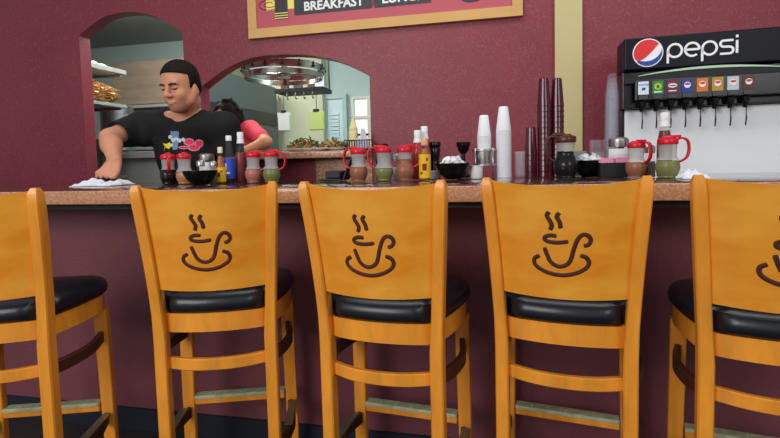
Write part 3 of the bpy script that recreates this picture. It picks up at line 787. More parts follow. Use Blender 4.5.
tag(pk, 'pink sweetener packet standing in the black caddy', 'packet', 'pink packets in the caddy')
for i in range(16):
    o = pk if i == 0 else pk.copy()
    if i: COL.objects.link(o)
    o.location = cad.location+Vector((-.026+.052*(i % 2), -.022+.0027*i, .007+random.uniform(0, .006))); o.rotation_euler = (0, random.uniform(-.08, .08), 0)
# black folded stand left of the middle dispensers
fs = empty('check_holder', (gx(338, 2.10, CT), 2.10, CT), 'open black folder propped on the bar beside the left brown salsa', 'folder')
bm = bmesh.new(); box(bm, (-.075, -.05, .001), (.030, .05, .010), .003); obj('bottom_leaf', bm, black_matte, fs)
bm = bmesh.new(); box(bm, (-.004, -.045, 0), (.004, .045, .105), .002, Matrix.Translation((.038, 0, .004)) @ Matrix.Rotation(.38, 4, 'Y')); obj('upright_leaf', bm, black_matte, fs)
bm = bmesh.new(); box(bm, (-.045, -.045, .0105), (.028, .045, .045), .006); obj('cash_pocket', bm, black_matte, fs)

# ================================================================== DRINK MACHINE
def machine():
    Yf = 2.78
    x0 = gx(624.5, Yf-.035, 1.6); ztop = at(626, 38.5, Yf-.035).z; zb = .90
    wd = 0.80
    r = empty('drink_machine', (x0, Yf, zb), 'black soda fountain with pepsi sign, flavour cards and nozzles', 'drink machine', rz=R(-2.0))
    navy = mat('navy_sign', srgb(8, 10, 24), 0.4, spec=.25); blk = black_plastic
    Z = lambda px_, py_: at(px_, py_, Yf-.035).z - zb
    X = lambda px_, py_=60: at(px_, py_, Yf-.035).x-x0
    H = ztop-zb; zs = Z(626, 71)
    boxo('header_sign', (0, -.035, zs), (wd, .15, H), navy, r, .008)
    # curved brow under the sign
    bm = bmesh.new()
    zc0, zc1 = Z(626, 80), zs-.003
    poly = [(0.004, zc0-.02)]
    for i in range(21):
        u = i/20; poly.append((0.004+u*(wd-.008), zc0+(zc1-zc0-.004)*math.sin(PI*u)**.6*0.9))
    poly.append((wd-.004, zc0-.02))
    prism(bm, poly, 0, .03, Matrix(((1, 0, 0, 0), (0, 0, 1, -.03), (0, 1, 0, 0), (0, 0, 0, 1))))
    obj('card_panel', bm, black_matte, r)
    bm = bmesh.new()
    pl = [(0.004+u*(wd-.008), zc0+(zc1-zc0-.004)*math.sin(PI*u)**.6*0.9) for u in np.linspace(.08, .92, 17)]
    poly = [(x, z-.001) for x, z in pl]+[(x, z+.010*math.sin(PI*(k+.5)/17)+.001) for k, (x, z) in list(enumerate(pl))[::-1]]
    prism(bm, poly, 0, .004, Matrix(((1, 0, 0, 0), (0, 0, 1, -.034), (0, 1, 0, 0), (0, 0, 0, 1))))
    obj('green_arc_strip', bm, mat('pale_green_strip', srgb(190, 220, 190), .4), r)  # pale green arc along the top of the card panel
    boxo('upper_body', (0, .002, Z(640, 108)), (wd, .15, zs-.002), blk, r, .004)
    zb1 = Z(640, 108)
    boxo('splash_panel', (.02, .05, .03), (wd-.02, .14, zb1-.002), mat('white_splash', srgb(248, 250, 252), .3), r, .003)
    boxo('side_panel', (0, .05, .03), (.018, .15, zb1-.002), blk, r, .003)
    boxo('side_panel', (wd-.018, .05, .03), (wd, .15, zb1-.002), blk, r, .003)
    boxo('drip_tray', (0, -.12, 0.001), (wd, .15, .028), steel, r, .004)
    # card frame reaching down over the splash panel
    zt, zl = Z(640, 80.5), Z(640, 101)
    boxo('valve_cover', (X(635), -.052, zl), (wd-.03, -.0305, zt), blk, r, .004)
    # globe logo
    lx, lz = X(647.8, 53.0), Z(647.8, 53.0); rad = .48*(Z(648.2, 37.8)-Z(648.2, 67.2))
    white_e = mat('sign_white', srgb(244, 246, 250), .35); red_e = mat('sign_red', srgb(226, 36, 40), .35); blue_e = mat('sign_blue', srgb(28, 66, 158), .35)
    def disc(poly, y, m_, name, par):
        bm = bmesh.new(); prism(bm, poly, 0, .0012, Matrix(((1, 0, 0, 0), (0, 0, -1, y), (0, 1, 0, 0), (0, 0, 0, 1)))); return obj(name, bm, m_, par)
    def rot(x, z, a=R(-22)): return (lx+x*math.cos(a)+z*math.sin(a)*-1, lz+x*math.sin(a)*1+z*math.cos(a))
    circ_ = [(lx+rad*math.cos(t), lz+rad*math.sin(t)) for t in np.linspace(0, 2*PI, 49)[:-1]]
    logo = disc(circ_, -.0358, white_e, 'globe_emblem', r)
    ri = rad*.93
    A = R(27)                                     # the wave runs from lower left to upper right
    def upper(u): return ri*(.10+.10*math.sin(u*PI))           # curves in the tilted frame
    def T(x, z): return (lx+x*math.cos(A)-z*math.sin(A), lz+x*math.sin(A)+z*math.cos(A))
    red = []; N = 24
    for t in np.linspace(R(12), R(180), 25): red.append(T(ri*math.cos(t), ri*math.sin(t)))
    for u in np.linspace(-1, 1, N)[1:-1]: red.append(T(ri*u*.98, ri*(-.16*(1-u*u)+.12*math.sin(u*1.6)+.11*u)))
    disc(red, -.0372, red_e, 'red_wave', logo)
    blu = []
    for t in np.linspace(R(192), R(352), 25): blu.append(T(ri*math.cos(t), ri*math.sin(t)))
    for u in np.linspace(1, -1, N)[1:-1]: blu.append(T(ri*u*.97, ri*(-.46*(1-u*u)-.12*u-.18)))
    disc(blu, -.0372, blue_e, 'blue_wave', logo)
    # rounded lower-case lettering
    lt = Z(668, 44.5)-Z(668, 57.5)                  # x-height
    xb = X(667.5, 52); zb_ = Z(667, 58.0); w = lt*.98; st = lt*.085
    bm = bmesh.new()
    def stroke(pts): sweep(bm, [(p[0], 0, p[1]) for p in pts], rect(st*2, .003, .0004), up=(0, 1, 0))
    def arc(cx, cz, rx, rz_, a0, a1, n=16): return [(cx+rx*math.cos(R(a)), cz+rz_*math.sin(R(a))) for a in np.linspace(a0, a1, n)]
    def P(x): stroke([(x, -lt*.45), (x, lt*.5)]+arc(x+w*.5, lt*.5, w*.5, lt*.5, 180, -178)[:]); return x+w*1.22
    def E(x): stroke([(x, lt*.5), (x+w, lt*.5)]); stroke(arc(x+w*.5, lt*.5, w*.5, lt*.5, 0, 310)); return x+w*1.2
    def S(x): stroke([(x+w*.9, lt*.98), (x+w*.25, lt*.98)]+arc(x+w*.25, lt*.75, w*.23, lt*.23, 100, 260, 8)+[(x+w*.65, lt*.5)]+arc(x+w*.65, lt*.25, w*.25, lt*.25, 80, -90, 8)+[(x, 0)]); return x+w*1.15
    def I(x): stroke([(x, 0), (x, lt*.95)]); stroke([(x, lt*1.15), (x, lt*1.35)]); return x+w*.3
    x = 0
    for f in (P, E, P, S, I): x = f(x)
    le = obj('sign_lettering', bm, white_e, r); le.location = (xb, -.0372, zb_)
    # flavour cards, valves, levers
    arts = ['water', 'lemon', 'doctor', 'globe', 'orange', 'tea', 'diet', 'root']
    cols = {'water': srgb(226, 236, 246), 'lemon': srgb(40, 140, 60), 'doctor': srgb(120, 24, 50), 'globe': srgb(24, 60, 150), 'orange': srgb(230, 120, 30), 'tea': srgb(190, 150, 40), 'diet': srgb(200, 206, 214), 'root': srgb(90, 50, 24)}
    cz0, cz1 = Z(642, 95.2), Z(642, 82.3); c0 = X(642.5, 88); dx = (X(685.5, 88)-X(642.5, 88))/3; cw = dx*.74
    for i, a in enumerate(arts):
        cx = c0+dx*i
        if cx+cw/2 > wd-.03: break
        card = boxo('flavour_card', (cx-cw/2, -.0555, cz0), (cx+cw/2, -.0525, cz1), mat('card_'+a, cols[a], .4), r)
        h_ = cz1-cz0; cc = (cz0+cz1)/2
        def ellp(rx, rz_, ox=0, oz=0, n=20): return [(cx+ox+rx*math.cos(t), cc+oz+rz_*math.sin(t)) for t in np.linspace(0, 2*PI, n+1)[:-1]]
        if a == 'water':
            disc([(cx-.008, cc-.012), (cx+.008, cc-.010), (cx+.010, cc+.002), (cx-.006, cc+.002)], -.0557, blue_e, 'card_print', card)
            t = text_mesh('WATER', blue_e, 'card_print', card, depth=.0004, size=.015); t.rotation_euler = (PI/2, 0, 0); t.location = (cx-.0225, -.0562, cc+.011)
        elif a == 'lemon':
            disc(ellp(.017, .017, 0, .004), -.0557, mat('lime_yellow', srgb(190, 214, 40), .4), 'card_print', card); disc(ellp(.007, .009, 0, .004), -.0572, mat('leaf_green', srgb(20, 110, 50), .4), 'card_print', card)
            disc([(cx-.018, cc-.026), (cx+.018, cc-.026), (cx+.018, cc-.020), (cx-.018, cc-.020)], -.0557, white_e, 'card_print', card)
        elif a == 'doctor':
            disc(ellp(.021, .011, 0, .005), -.0557, white_e, 'card_print', card); disc(ellp(.018, .003, 0, .005), -.0572, mat('print_maroon', srgb(120, 24, 50), .4), 'card_print', card)
            disc([(cx-.018, cc-.024), (cx+.018, cc-.024), (cx+.018, cc-.019), (cx-.018, cc-.019)], -.0557, white_e, 'card_print', card)
        else:
            disc(ellp(.015, .015, 0, .004), -.0557, white_e, 'card_print', card); disc(ellp(.012, .006, 0, .009), -.0572, red_e, 'card_print', card)
        boxo('push_button', (cx-cw*.42, -.058, zl+.004), (cx+cw*.42, -.0525, cz0-.004), mat('button_grey', srgb(64, 66, 72), .4), r, .001)
        v = lat('nozzle', [(0, 0), (.009, 0), (.013, .014), (.018, .03), (.021, .052), (0, .052)], blk, r, loc=(cx, -.020, zl-.056), n=20)
        tube('lever', [(0, -.010, .012), (.001, -.014, -.05), (.001, -.006, -.088)], .0034, black_matte, v, n=8)
machine()

# ================================================================== WALL SIGN
def sign():
    Ys = WY-.035
    bl, br = at(248.5, 37.5, Ys), at(523, 16.7, Ys)
    x0, x1, zb = bl.x, br.x, (bl.z+br.z)/2; H = .62; fw = .062
    r = empty('menu_sign', (x0, WY-.003, zb), 'wooden framed red menu sign reading BREAKFAST and LUNCH', 'sign')
    w = x1-x0; T = .032
    fr_m = mat('ochre_frame', srgb(212, 166, 100), .5, noise=.06, nscale=6)
    bm = bmesh.new()
    for a, b in (((0, -T, 0), (w, 0, fw)), ((0, -T, H-fw), (w, 0, H)), ((0, -T, fw), (fw, 0, H-fw)), ((w-fw, -T, fw), (w, 0, H-fw))): box(bm, a, b, .001)
    obj('frame', bm, fr_m, r)
    field = boxo('sign_field', (fw+.0005, -.018, fw+.0005), (w-fw-.0005, -.001, H-fw-.0005), mat('rose_field', srgb(188, 82, 96), .5), r)
    dk = mat('slate_banner', srgb(44, 52, 56), .5); wt = mat('white_letters', srgb(240, 240, 236), .5); ye = mat('sign_yellow', srgb(244, 226, 110), .5); mr = mat('sign_maroon', srgb(140, 36, 50), .5)
    Yf = WY-.003-.019
    def Q(px_, py_): p = at(px_, py_, Yf); return (p.x-x0, p.z-zb)
    def plate(a, b, m_, name, y=-.0185, t=.002):
        return boxo(name, (a[0], y-t, a[1]), (b[0], y, b[1]), m_, r)
    a = Q(294.5, 15.4); bh = .115
    b = Q(372, 9.6); plate(a, (b[0], a[1]+bh), dk, 'banner')
    c = Q(374.5, 9.4); d = Q(431, 3); plate((c[0], a[1]), (d[0], a[1]+bh), dk, 'banner')
    for s_, p, q in (('BREAKFAST', (304, 12.2), (364, 9)), ('LUNCH', (382, 7), (426, 4))):
        t = text_mesh(s_, wt, 'lettering', r, depth=.0006, size=.080, bold=.0024); p_ = Q(*p); q_ = Q(*q)
        wd_ = max(v.co.x for v in t.data.vertices); t.data.transform(Matrix.Diagonal(((q_[0]-p_[0])/wd_, 1, 1, 1)))
        t.rotation_euler = (PI/2, 0, 0); t.location = (p_[0], -.0212, a[1]+.024)
    # heart-shaped notch between the banners
    n0 = Q(373, 10); bm = bmesh.new()
    prism(bm, [(n0[0]-.028, a[1]+bh), (n0[0], a[1]+.004), (n0[0]+.028, a[1]+bh), (n0[0]+.014, a[1]+bh+.02), (n0[0], a[1]+bh+.008), (n0[0]-.014, a[1]+bh+.02)], 0, .002, Matrix(((1, 0, 0, 0), (0, 0, 1, -.0235), (0, 1, 0, 0), (0, 0, 0, 1))))
    obj('pointed_drop', bm, mr, r)
    # boot and yellow panel of the illustration
    y0, y1 = Q(277, 3), Q(294, 8.5); plate((y0[0]-.08, y1[1]), (y1[0]+.005, y1[1]+.30), ye, 'yellow_panel')
    k0, k1 = Q(275.5, 19.5), Q(287.5, 0); plate(k0, (k1[0], k0[1]+.30), dk, 'striped_post', y=-.0208)
    for k in range(3):
        plate((k0[0]-.002, k0[1]+.002+.016*k), (k1[0]+.002, k0[1]+.008+.016*k), ye, 'gold_stripe', y=-.0230, t=.001)
    sq = Q(270, 6)
    tube('scroll_line', [(sq[0]+(.012+.0022*i)*math.cos(i*.55)*1.6, -.0225, sq[1]+.012+(.008+.0016*i)*math.sin(i*.55)) for i in range(26)], .0022, mr, r, n=6)
    o0 = Q(471.5, -1.5); bm = bmesh.new()
    prism(bm, [(o0[0]+.06*math.cos(t), o0[1]+.022*math.sin(t)) for t in np.linspace(0, 2*PI, 25)[:-1]], 0, .002, Matrix(((1, 0, 0, 0), (0, 0, 1, -.0205), (0, 1, 0, 0), (0, 0, 0, 1))))
    obj('dark_oval', bm, dk, r)
sign()

# ================================================================== KITCHEN BEHIND THE HATCHES
def kbox(name, px0, px1, ytop, ybot, Y, d, m_, parent=None, bev=.004, origin=None, xmax=9):
    """box whose front face at y=Y spans those picture columns and rows"""
    x0, x1 = at(px0, (ytop+ybot)/2, Y).x, at(px1, (ytop+ybot)/2, Y).x
    x1 = min(x1, xmax)
    xm = (px0+px1)/2; z1, z0 = at(xm, ytop, Y).z, at(xm, ybot, Y).z
    o = Vector(origin) if origin is not None else Vector((0, 0, 0))
    return boxo(name, Vector((x0, Y, max(z0, 0)))-o, Vector((x1, Y+d, z1))-o, m_, parent, bev)
dchrome = mat('smoky_chrome', srgb(165, 158, 150), .2, 1.0)
wc = at(284, 65, 3.305); 
ow = empty('ticket_carousel', (gx(284, 3.62, wc.z), 3.62, wc.z), 'round steel order wheel with clips hanging in the hatch', 'order wheel')
rw = .315
bm = bmesh.new(); lathe(bm, [(rw, 0), (rw+.004, 0), (rw+.004, .052), (rw-.01, .058), (rw-.012, .052), (rw, .048), (rw, 0)], 64, cap=False); obj('upper_ring', bm, dchrome, ow, angle=40)
bm = bmesh.new(); lathe(bm, [(rw-.016, -.045), (rw-.010, -.045), (rw-.004, -.008), (rw-.010, -.008), (rw-.016, -.045)], 64, cap=False); obj('lower_ring', bm, dchrome, ow, angle=40)
bm = bmesh.new()
for a in range(4): box(bm, (0, -.012, -.010), (rw, .012, -.002), .001, Matrix.Rotation(a*PI/2+.4, 4, 'Z'))
lathe(bm, [(0, -.03), (.05, -.03), (.055, .0), (.03, .03), (0, .03)], 24)
obj('spokes', bm, dchrome, ow, angle=40)
tube('hanging_rod', [(0, 0, .0), (0, 0, 2.79-wc.z)], .010, steel, ow)
for k in range(16):
    a = 2*PI*k/16
    bm = bmesh.new(); M_ = Matrix.Rotation(a, 4, 'Z') @ Matrix.Translation((rw+.006, 0, .03))
    box(bm, (0, -.004, -.005), (.006, .004, .030), .001, M_); box(bm, (.002, -.011, -.018), (.012, .011, -.004), .002, M_)
    obj('ticket_clip', bm, black_matte, ow)
# reach-in fridge along the left of the hatch view
fx = at(209, 95, 3.95).x; y1 = None
for k in range(400):
    yy = 3.95+k*.005
    if gx(278, yy, 1.5) >= fx if False else gx(278, yy, 1.5) <= fx: y1 = yy; break
y1 = y1 or 5.2
fr = empty('reach_in_fridge', (fx-.4, (3.95+y1)/2, 0), 'long steel fridge seen side-on through the hatch, with dark band', 'fridge')
def fb(n, a, b, m_, par=fr, bv=.004): o = boxo(n, Vector(a)-Vector(fr.location), Vector(b)-Vector(fr.location), m_, par, bv); return o
zt = 2.06
zb0, zb1_ = 1.60, 1.73
fb('body', (fx-.30, 3.95, .02), (fx-.012, y1, zt), steel_worn)
fb('dark_band', (fx-.0115, 3.95, zb0), (fx+.02, y1, zb1_), black_plastic)
ym = None
for k in range(400):
    yy = 3.95+k*.005
    if gx(252, yy, 1.4) <= fx: ym = yy; break
ym = ym or 4.6
grey_panel = mat('grey_fridge_steel', srgb(98, 108, 108), .4, .5)
for a, b in ((3.96, ym-.006), (ym+.006, y1-.01)):
    d_ = fb('door', (fx-.0115, a, .12), (fx+.012, b, zb0-.01), grey_panel)
fb('upper_panel', (fx-.0115, 3.96, zb1_+.004), (fx+.006, y1-.01, zt-.01), grey_panel)
tube('door_handle', [Vector(p)-Vector(fr.location) for p in ((fx+.012, ym+.05, 1.50), (fx+.045, ym+.05, 1.48), (fx+.045, ym+.05, .95), (fx+.012, ym+.05, .93))], .011, chrome, fr)
# rack rail with pans, order pads
Yr = 4.35
p0, p1 = at(277, 92, Yr), at(325, 92, Yr)
rk = empty('utensil_rail', ((p0.x+p1.x)/2, Yr, p0.z), 'dark steel shelf rail with hooks behind the order wheel', 'rack')
bm = bmesh.new(); box(bm, (p0.x-rk.location.x, -.06, -.02), (p1.x-rk.location.x, .20, .02), .003); obj('shelf', bm, black_matte, rk)
for k in range(5):
    x = p0.x-rk.location.x+.03+k*.085
    tube('hook', catmull([(x+.012, -.05, -.015), (x+.012, -.06, -.06), (x+.012, -.04, -.085), (x+.012, -.02, -.07)], 4), .005, dark_plate, rk, n=6)
for x in (p0.x-rk.location.x+.02, p1.x-rk.location.x-.02):
    tube('hanger_rod', [(x, .185, .02), (x, .185, 2.79-p0.z)], .007, dark_plate, rk)
brass_w = mat('worn_brass', srgb(150, 124, 80), .35, .9)
def pot(px_, Y, z, rad, h, m_, label, name='cooking_pot', group=None):
    r_ = empty(name, (gx(px_, Y, z+h/2), Y, z), label, 'pot', group)
    lat('body', [(0, .001), (rad*.95, .001), (rad, .008), (rad, h), (rad*1.04, h), (rad*1.04, h+.006), (rad*.97, h+.006), (rad*.97, .01), (0, .01)], m_, r_, n=32)
    for s in (-1, 1): tube('handle', catmull([(s*rad*.9, -rad*.42, h*.8), (s*(rad+.008), -rad*.2, h*.82), (s*(rad+.008), rad*.2, h*.82), (s*rad*.9, rad*.42, h*.8)], 4), .005, m_, r_, n=6)
    return r_
zsf = p0.z+.0205
pot(285, Yr+.05, zsf, .040, .115, brass_w, 'small brass-toned pot on the rail under the order wheel, left')
pot(298, Yr+.05, zsf, .046, .115, steel, 'steel pot on the rail beside the two brass-toned ones')
pot(311, Yr+.05, zsf, .036, .115, brass_w, 'small brass-toned pot on the rail, right of the steel pot')
def pad(px0, px1, y0, y1_, Y, m_, label, name='order_pad'):
    a, b = at(px0, y0, Y), at(px1, y1_, Y); z1 = a.z; z0 = b.z; c = Vector(((a.x+b.x)/2, Y, z0))
    r_ = empty(name, c, label, 'notepad')
    w, h = (b.x-a.x)/2, z1-z0
    for k in range(3):
        bm = bmesh.new(); box(bm, (-w+.003*k, -.006*k-.004, .004*k), (w-.002*k, -.006*k, h), .001, Matrix.Rotation(.03*k, 4, 'X')); obj('sheet', bm, m_, r_)
    bm = bmesh.new(); box(bm, (-w*.35, -.03, h-.004), (w*.35, .004, h+.022), .003); obj('clip', bm, black_matte, r_)
    tube('string', [(0, 0, h+.02), (0, .0, max(h+.03, (p0.z-.045)-z0))], .003, black_matte, r_, n=6)
pad(278, 291, 113, 131, 4.30, mat('pale_sheet', srgb(206, 216, 206), .8), 'pale grey-white pad of sheets hanging left in the hatch')
pad(309, 325, 112, 130, 4.30, mat('lime_sheet', srgb(178, 200, 118), .8), 'lime green pad of sheets hanging on the right in the hatch')
nt_ = kbox('wall_notice', 312, 324, 70, 91, 4.9, .004, mat('lilac_paper', srgb(206, 204, 232), .8), bev=0)
tag(nt_, 'pale lilac paper sheet right behind the order wheel', 'notice')
# louvred door and window at the far end
dx0, dx1 = gx(328.5, 5.66, 1.4), gx(344, 5.66, 1.4); dzt = at(336, 99, 5.66).z
dm = mat('white_teal_door', srgb(196, 216, 218), .5)
dr = bpy.data.objects.new('door_1', None); COL.objects.link(dr); dr.location = (dx0, 5.66, 0); dr['kind'] = 'structure'
w_ = dx1-dx0
bm = bmesh.new(); box(bm, (0, 0, 0), (w_, .02, dzt), .002); obj('door_leaf', bm, dm, dr)
bm = bmesh.new()
for k in range(int((dzt-.3)/.045)):
    box(bm, (.05, -.014, .16+k*.045), (w_-.05, -.002, .19+k*.045), 0, None)
obj('louvres', bm, dm, dr)
bm = bmesh.new(); box(bm, (-.05, -.02, 0), (0, .03, dzt+.06), .002); box(bm, (w_, -.02, 0), (w_+.05, .03, dzt+.06), .002); box(bm, (0, -.02, dzt), (w_, .03, dzt+.06), .002); obj('door_frame', bm, teal, dr)
wx0, wx1 = gx(355.5, 5.66, 1.5), gx(384, 5.66, 1.5); wz1, wz0 = at(362, 99, 5.66).z, at(362, 150, 5.66).z
wn = bpy.data.objects.new('window_1', None); COL.objects.link(wn); wn.location = (wx0, 5.66, wz0); wn['kind'] = 'structure'
ww, wh = wx1-wx0, wz1-wz0
daylight = mat('daylight_blind', srgb(236, 240, 240), .6, emit=0.4)
bm = bmesh.new(); box(bm, (0, .0, 0), (ww, .02, wh)); obj('bright_pane', bm, daylight, wn)
bm = bmesh.new()
for x in (-.04, ww*.5-.015, ww): box(bm, (x, -.03, -.03), (x+.035, .01, wh+.03), .002)
for z in (-.03, wh*.62, wh): box(bm, (-.04, -.028, z), (ww+.035, .008, z+.03), .002)
obj('window_frame', bm, mat('cream_frame', srgb(214, 214, 196), .5), wn)
# things on the ledge
def plate(px_, Y, w, d, label, seed):
    rnd = random.Random(seed); x = gx(px_, Y, ZL)
    r_ = empty('salad_plate', (x, Y, ZL), label, 'plate', 'plates of food on the hatch ledge')
    bm = bmesh.new(); lathe(bm, [(0, .0008), (.6, .0008), (.75, .006), (1.0, .020), (1.0, .023), (.74, .010), (0, .005)], 40, Matrix.Diagonal((w, d, 1, 1))); obj('plate', bm, white_plastic, r_, angle=40)
    for nm, c, n, hh in (('salad_leaves', srgb(70, 100, 44), 50, .085), ('fried_strips', srgb(200, 132, 62), 60, .070), ('meat', srgb(140, 72, 48), 40, .075)):
        bm = bmesh.new()
        for i in range(n):
            a, q = rnd.uniform(0, 2*PI), rnd.random()**.5*.85
            px, py = q*w*math.cos(a), q*d*math.sin(a); z = .016+hh*(1-q*q)*rnd.random()
            M_ = Matrix.Translation((px, py, z)) @ Euler((rnd.uniform(-1, 1), rnd.uniform(-1, 1), rnd.uniform(0, 6))).to_matrix().to_4x4()
            if nm == 'salad_leaves':
                g = [bm.verts.new(M_ @ Vector(v)) for v in ((-.020, 0, 0), (-.006, .012, .004), (.012, .009, -.004), (.022, 0, .006), (.010, -.010, .005), (-.008, -.011, -.003), (0, 0, .009))]
                for k in range(6): bm.faces.new((g[k], g[(k+1) % 6], g[6]))
            else: box(bm, (-.018, -.004, -.003), (.018, .004, .003), .001, M_, 1)
        o = obj(nm, bm, mat(nm, c, .6, noise=.3, nscale=60), r_); o['kind'] = 'stuff'
plate(306, 3.06, .155, .085, 'larger oval plate of salad and fried strips on the hatch ledge', 3)
plate(334, 3.20, .12, .075, 'smaller salad plate nearer the squeeze bottle on the ledge', 8)
cream = mat('mayo_cream', srgb(232, 218, 160), .4)
sqx = empty('squeeze_bottle', (gx(353.5, 3.16, ZL+.1), 3.16, ZL), 'cream squeeze bottle with pointed tip on the hatch ledge', 'bottle')
lat('body', [(0, .0008), (.030, .0008), (.032, .006), (.032, .125), (.027, .142), (0, .142)], cream, sqx)
lat('nozzle_cap', [(0, .1425), (.029, .1425), (.029, .158), (.020, .170), (.006, .222), (0, .223)], cream, sqx)
glw = empty('glass_jar', (gx(363.5, 3.15, ZL+.05), 3.15, ZL), 'dark jar with clear middle beside the squeeze bottle on the ledge', 'jar')
lat('jar_body', [(0, .0008), (.034, .0008), (.036, .01), (.036, .10), (0, .10)], clear, glw)
lat('lid', [(0, .1005), (.038, .1005), (.038, .112), (0, .112)], black_plastic, glw)
lat('dark_contents', [(0, .002), (.034, .002), (.034, .06), (0, .06)], brown_plastic, glw)
# wire basket with wrapped sugars
bx0, bx1 = gx(345, 2.99, ZL+.03), gx(370.5, 2.99, ZL+.03)
wb = empty('wire_basket', ((bx0+bx1)/2, 3.005, ZL), 'black wire basket holding paper bundles on the ledge edge', 'basket')
hw = (bx1-bx0)/2
bm = bmesh.new()
for z in (.004, .062):
    pts = [(-hw, -.035, z), (hw, -.035, z), (hw, .035, z), (-hw, .035, z), (-hw, -.035, z)]
    for a, b in zip(pts, pts[1:]): sweep(bm, [a, b], circ(.0028, 6), up=(0.01, .02, 1))
for k in range(11):
    x = -hw+2*hw*k/10
    sweep(bm, [(x, -.035, .062), (x, -.035, .004)], circ(.0022, 6), up=(1, 0, 0)); sweep(bm, [(x, -.035, .004), (x, .035, .004)], circ(.0022, 6)); sweep(bm, [(x, .035, .062), (x, .035, .004)], circ(.0022, 6), up=(1, 0, 0))
obj('wire_frame', bm, black_matte, wb)
cloth('paper_bundle', ((bx0+bx1)/2+hw*.35, 3.005), hw*.50, .026, .125, 11, 'pale lilac wrapped paper bundle in the black wire basket', 'paper', z0=ZL+.008, m_=mat('lilac_wrap', srgb(214, 204, 220), .7))

# left hatch: shelves with fried tortilla strips and tray, hood, pot, cabinet
kst = mat('kitchen_steel', srgb(166, 170, 166), .42, .45, noise=.08, nscale=4)
# steel hood over the cooking line
Yh = 4.9
hd = empty('steel_hood', (at(150, 80, Yh).x, Yh, at(150, 100, Yh).z), 'brushed steel hood and back panel seen in the left archway', 'hood')
ho = hd.location
kbox('hood_body', 112, 215, 59, 103, Yh, .80, mat('warm_steel', srgb(178, 160, 136), .4, .55, noise=.15, nscale=1.5, stretch=(1, 1, 6)), hd, .01, ho, fx-.33)
kbox('lip', 112, 215, 103.5, 106.5, Yh-.02, .80, kst, hd, .003, ho, fx-.33)
kbox('back_panel', 60, 215, 107, 150, Yh+.10, .70, kst, hd, .003, ho, fx-.33)
cab_m = mat('pale_grey_cabinet', srgb(150, 158, 156), .4, .3)
cb = empty('steel_cabinet', (at(150, 160, 4.1).x, 4.1, 0), 'pale grey steel cabinet left of the man, under the stock pot', 'cabinet'); co = cb.location
kbox('body', 119, 215, 158, 600, 4.1, .6, cab_m, cb, .006, co, fx-.34)
kbox('top_slab', 117, 216, 150.5, 157.5, 4.08, .64, kst, cb, .004, co, fx-.33)
b2_ = empty('prep_shelf', (at(100, 150, 3.9).x, 3.9, 0), 'dark steel prep shelf unit at the left of the archway', 'shelf'); bo = b2_.location
kbox('shelf_top', 62, 116, 152.5, 156.5, 3.9, .16, dark_plate, b2_, .003, bo)
kbox('lower_shelf', 62, 116, 176, 179, 3.9, .16, dark_plate, b2_, .003, bo)
for q in (63, 113): kbox('post', q, q+2.6, 153, 600, 3.905, .03, steel_worn, b2_, .001, bo)
zsh = at(90, 152.5, 3.9).z
pot(118, 4.28, at(118, 150.5, 4.1).z, .155, .44, steel_worn, 'tall steel stock pot standing on the pale grey cabinet', name='stock_pot')
Xs = gx(92.5, 3.60, at(92.5, 65, 3.6).z)               # shelves run away from us along the left kitchen side
def yfar(px_, z):
    y = 3.6
    while gx(px_, y, z) > Xs and y < 5: y += .005
    return y
SH = []
for ya, yb, pxe, lab in ((62.5, 67.5, 126, 'upper steel shelf end in the left archway, with a crinkled paper on it'), (100.5, 104, 127, 'lower steel shelf under the heap of tortilla strips')):
    z1, z0 = at(92.5, ya, 3.6).z, at(92.5, yb, 3.6).z
    ye = yfar(pxe, z1)
    c = empty('wall_shelf', (Xs, 3.6, z0), lab, 'shelf')
    boxo('tray', (-.40, 3.25-3.6, 0), (0, ye-3.6, z1-z0), kst, c, .004)
    for y_ in (3.3, ye-.06): boxo('bracket', (-2.9, y_-3.6, -.02), (-.02, y_-3.6+.02, -.001), kst, c, .002)
    SH.append((z1, ye))
def strips(name, xa, xb, Y, z, n, h_, seed, m_, label):
    rnd = random.Random(seed); bm = bmesh.new(); cx = (xa+xb)/2; hw = (xb-xa)/2
    for i in range(n):
        u = rnd.uniform(-1, 1); v = rnd.uniform(-1, 1); top = h_*(1-.35*abs(u)**3)*(1-.3*v*v)
        zz = .012+(top)*rnd.random()
        M_ = Matrix.Translation((u*hw, v*.27, zz)) @ Euler((rnd.uniform(-.3, .3), rnd.uniform(-.35, .35), rnd.uniform(-.7, .7))).to_matrix().to_4x4()
        L = rnd.uniform(.04, .09); w = rnd.uniform(.008, .016)
        c = rnd.uniform(-.01, .01)
        g = [[bm.verts.new(M_ @ Vector((x, y, zc+c*math.sin(x*30)))) for y in (-w, w) for zc in (0, .002)] for x in (-L, -L/2, 0, L/2, L)]
        for a, b in zip(g, g[1:]):
            for p, q in ((0, 1), (1, 3), (3, 2), (2, 0)): bm.faces.new((a[p], a[q], b[q], b[p]))
    o = obj(name, bm, m_, loc=(cx, Y, z)); tag(o, label, 'food', kind='stuff')
chip = mat('fried_tortilla', srgb(228, 192, 140), .6, noise=.18, nscale=25)
strips('tortilla_strips', Xs-.33, Xs-.05, (3.30+SH[1][1])/2, SH[1][0], 1100, .19, 4, chip, 'heap of pale fried tortilla strips on the lower shelf')
cloth('crinkled_paper', (Xs-.19, (3.4+SH[0][1])/2), .16, .22, .05, 21, 'crinkled tan paper on the upper steel shelf', 'paper', z0=SH[0][0], m_=mat('tan_paper', srgb(214, 170, 120), .7))
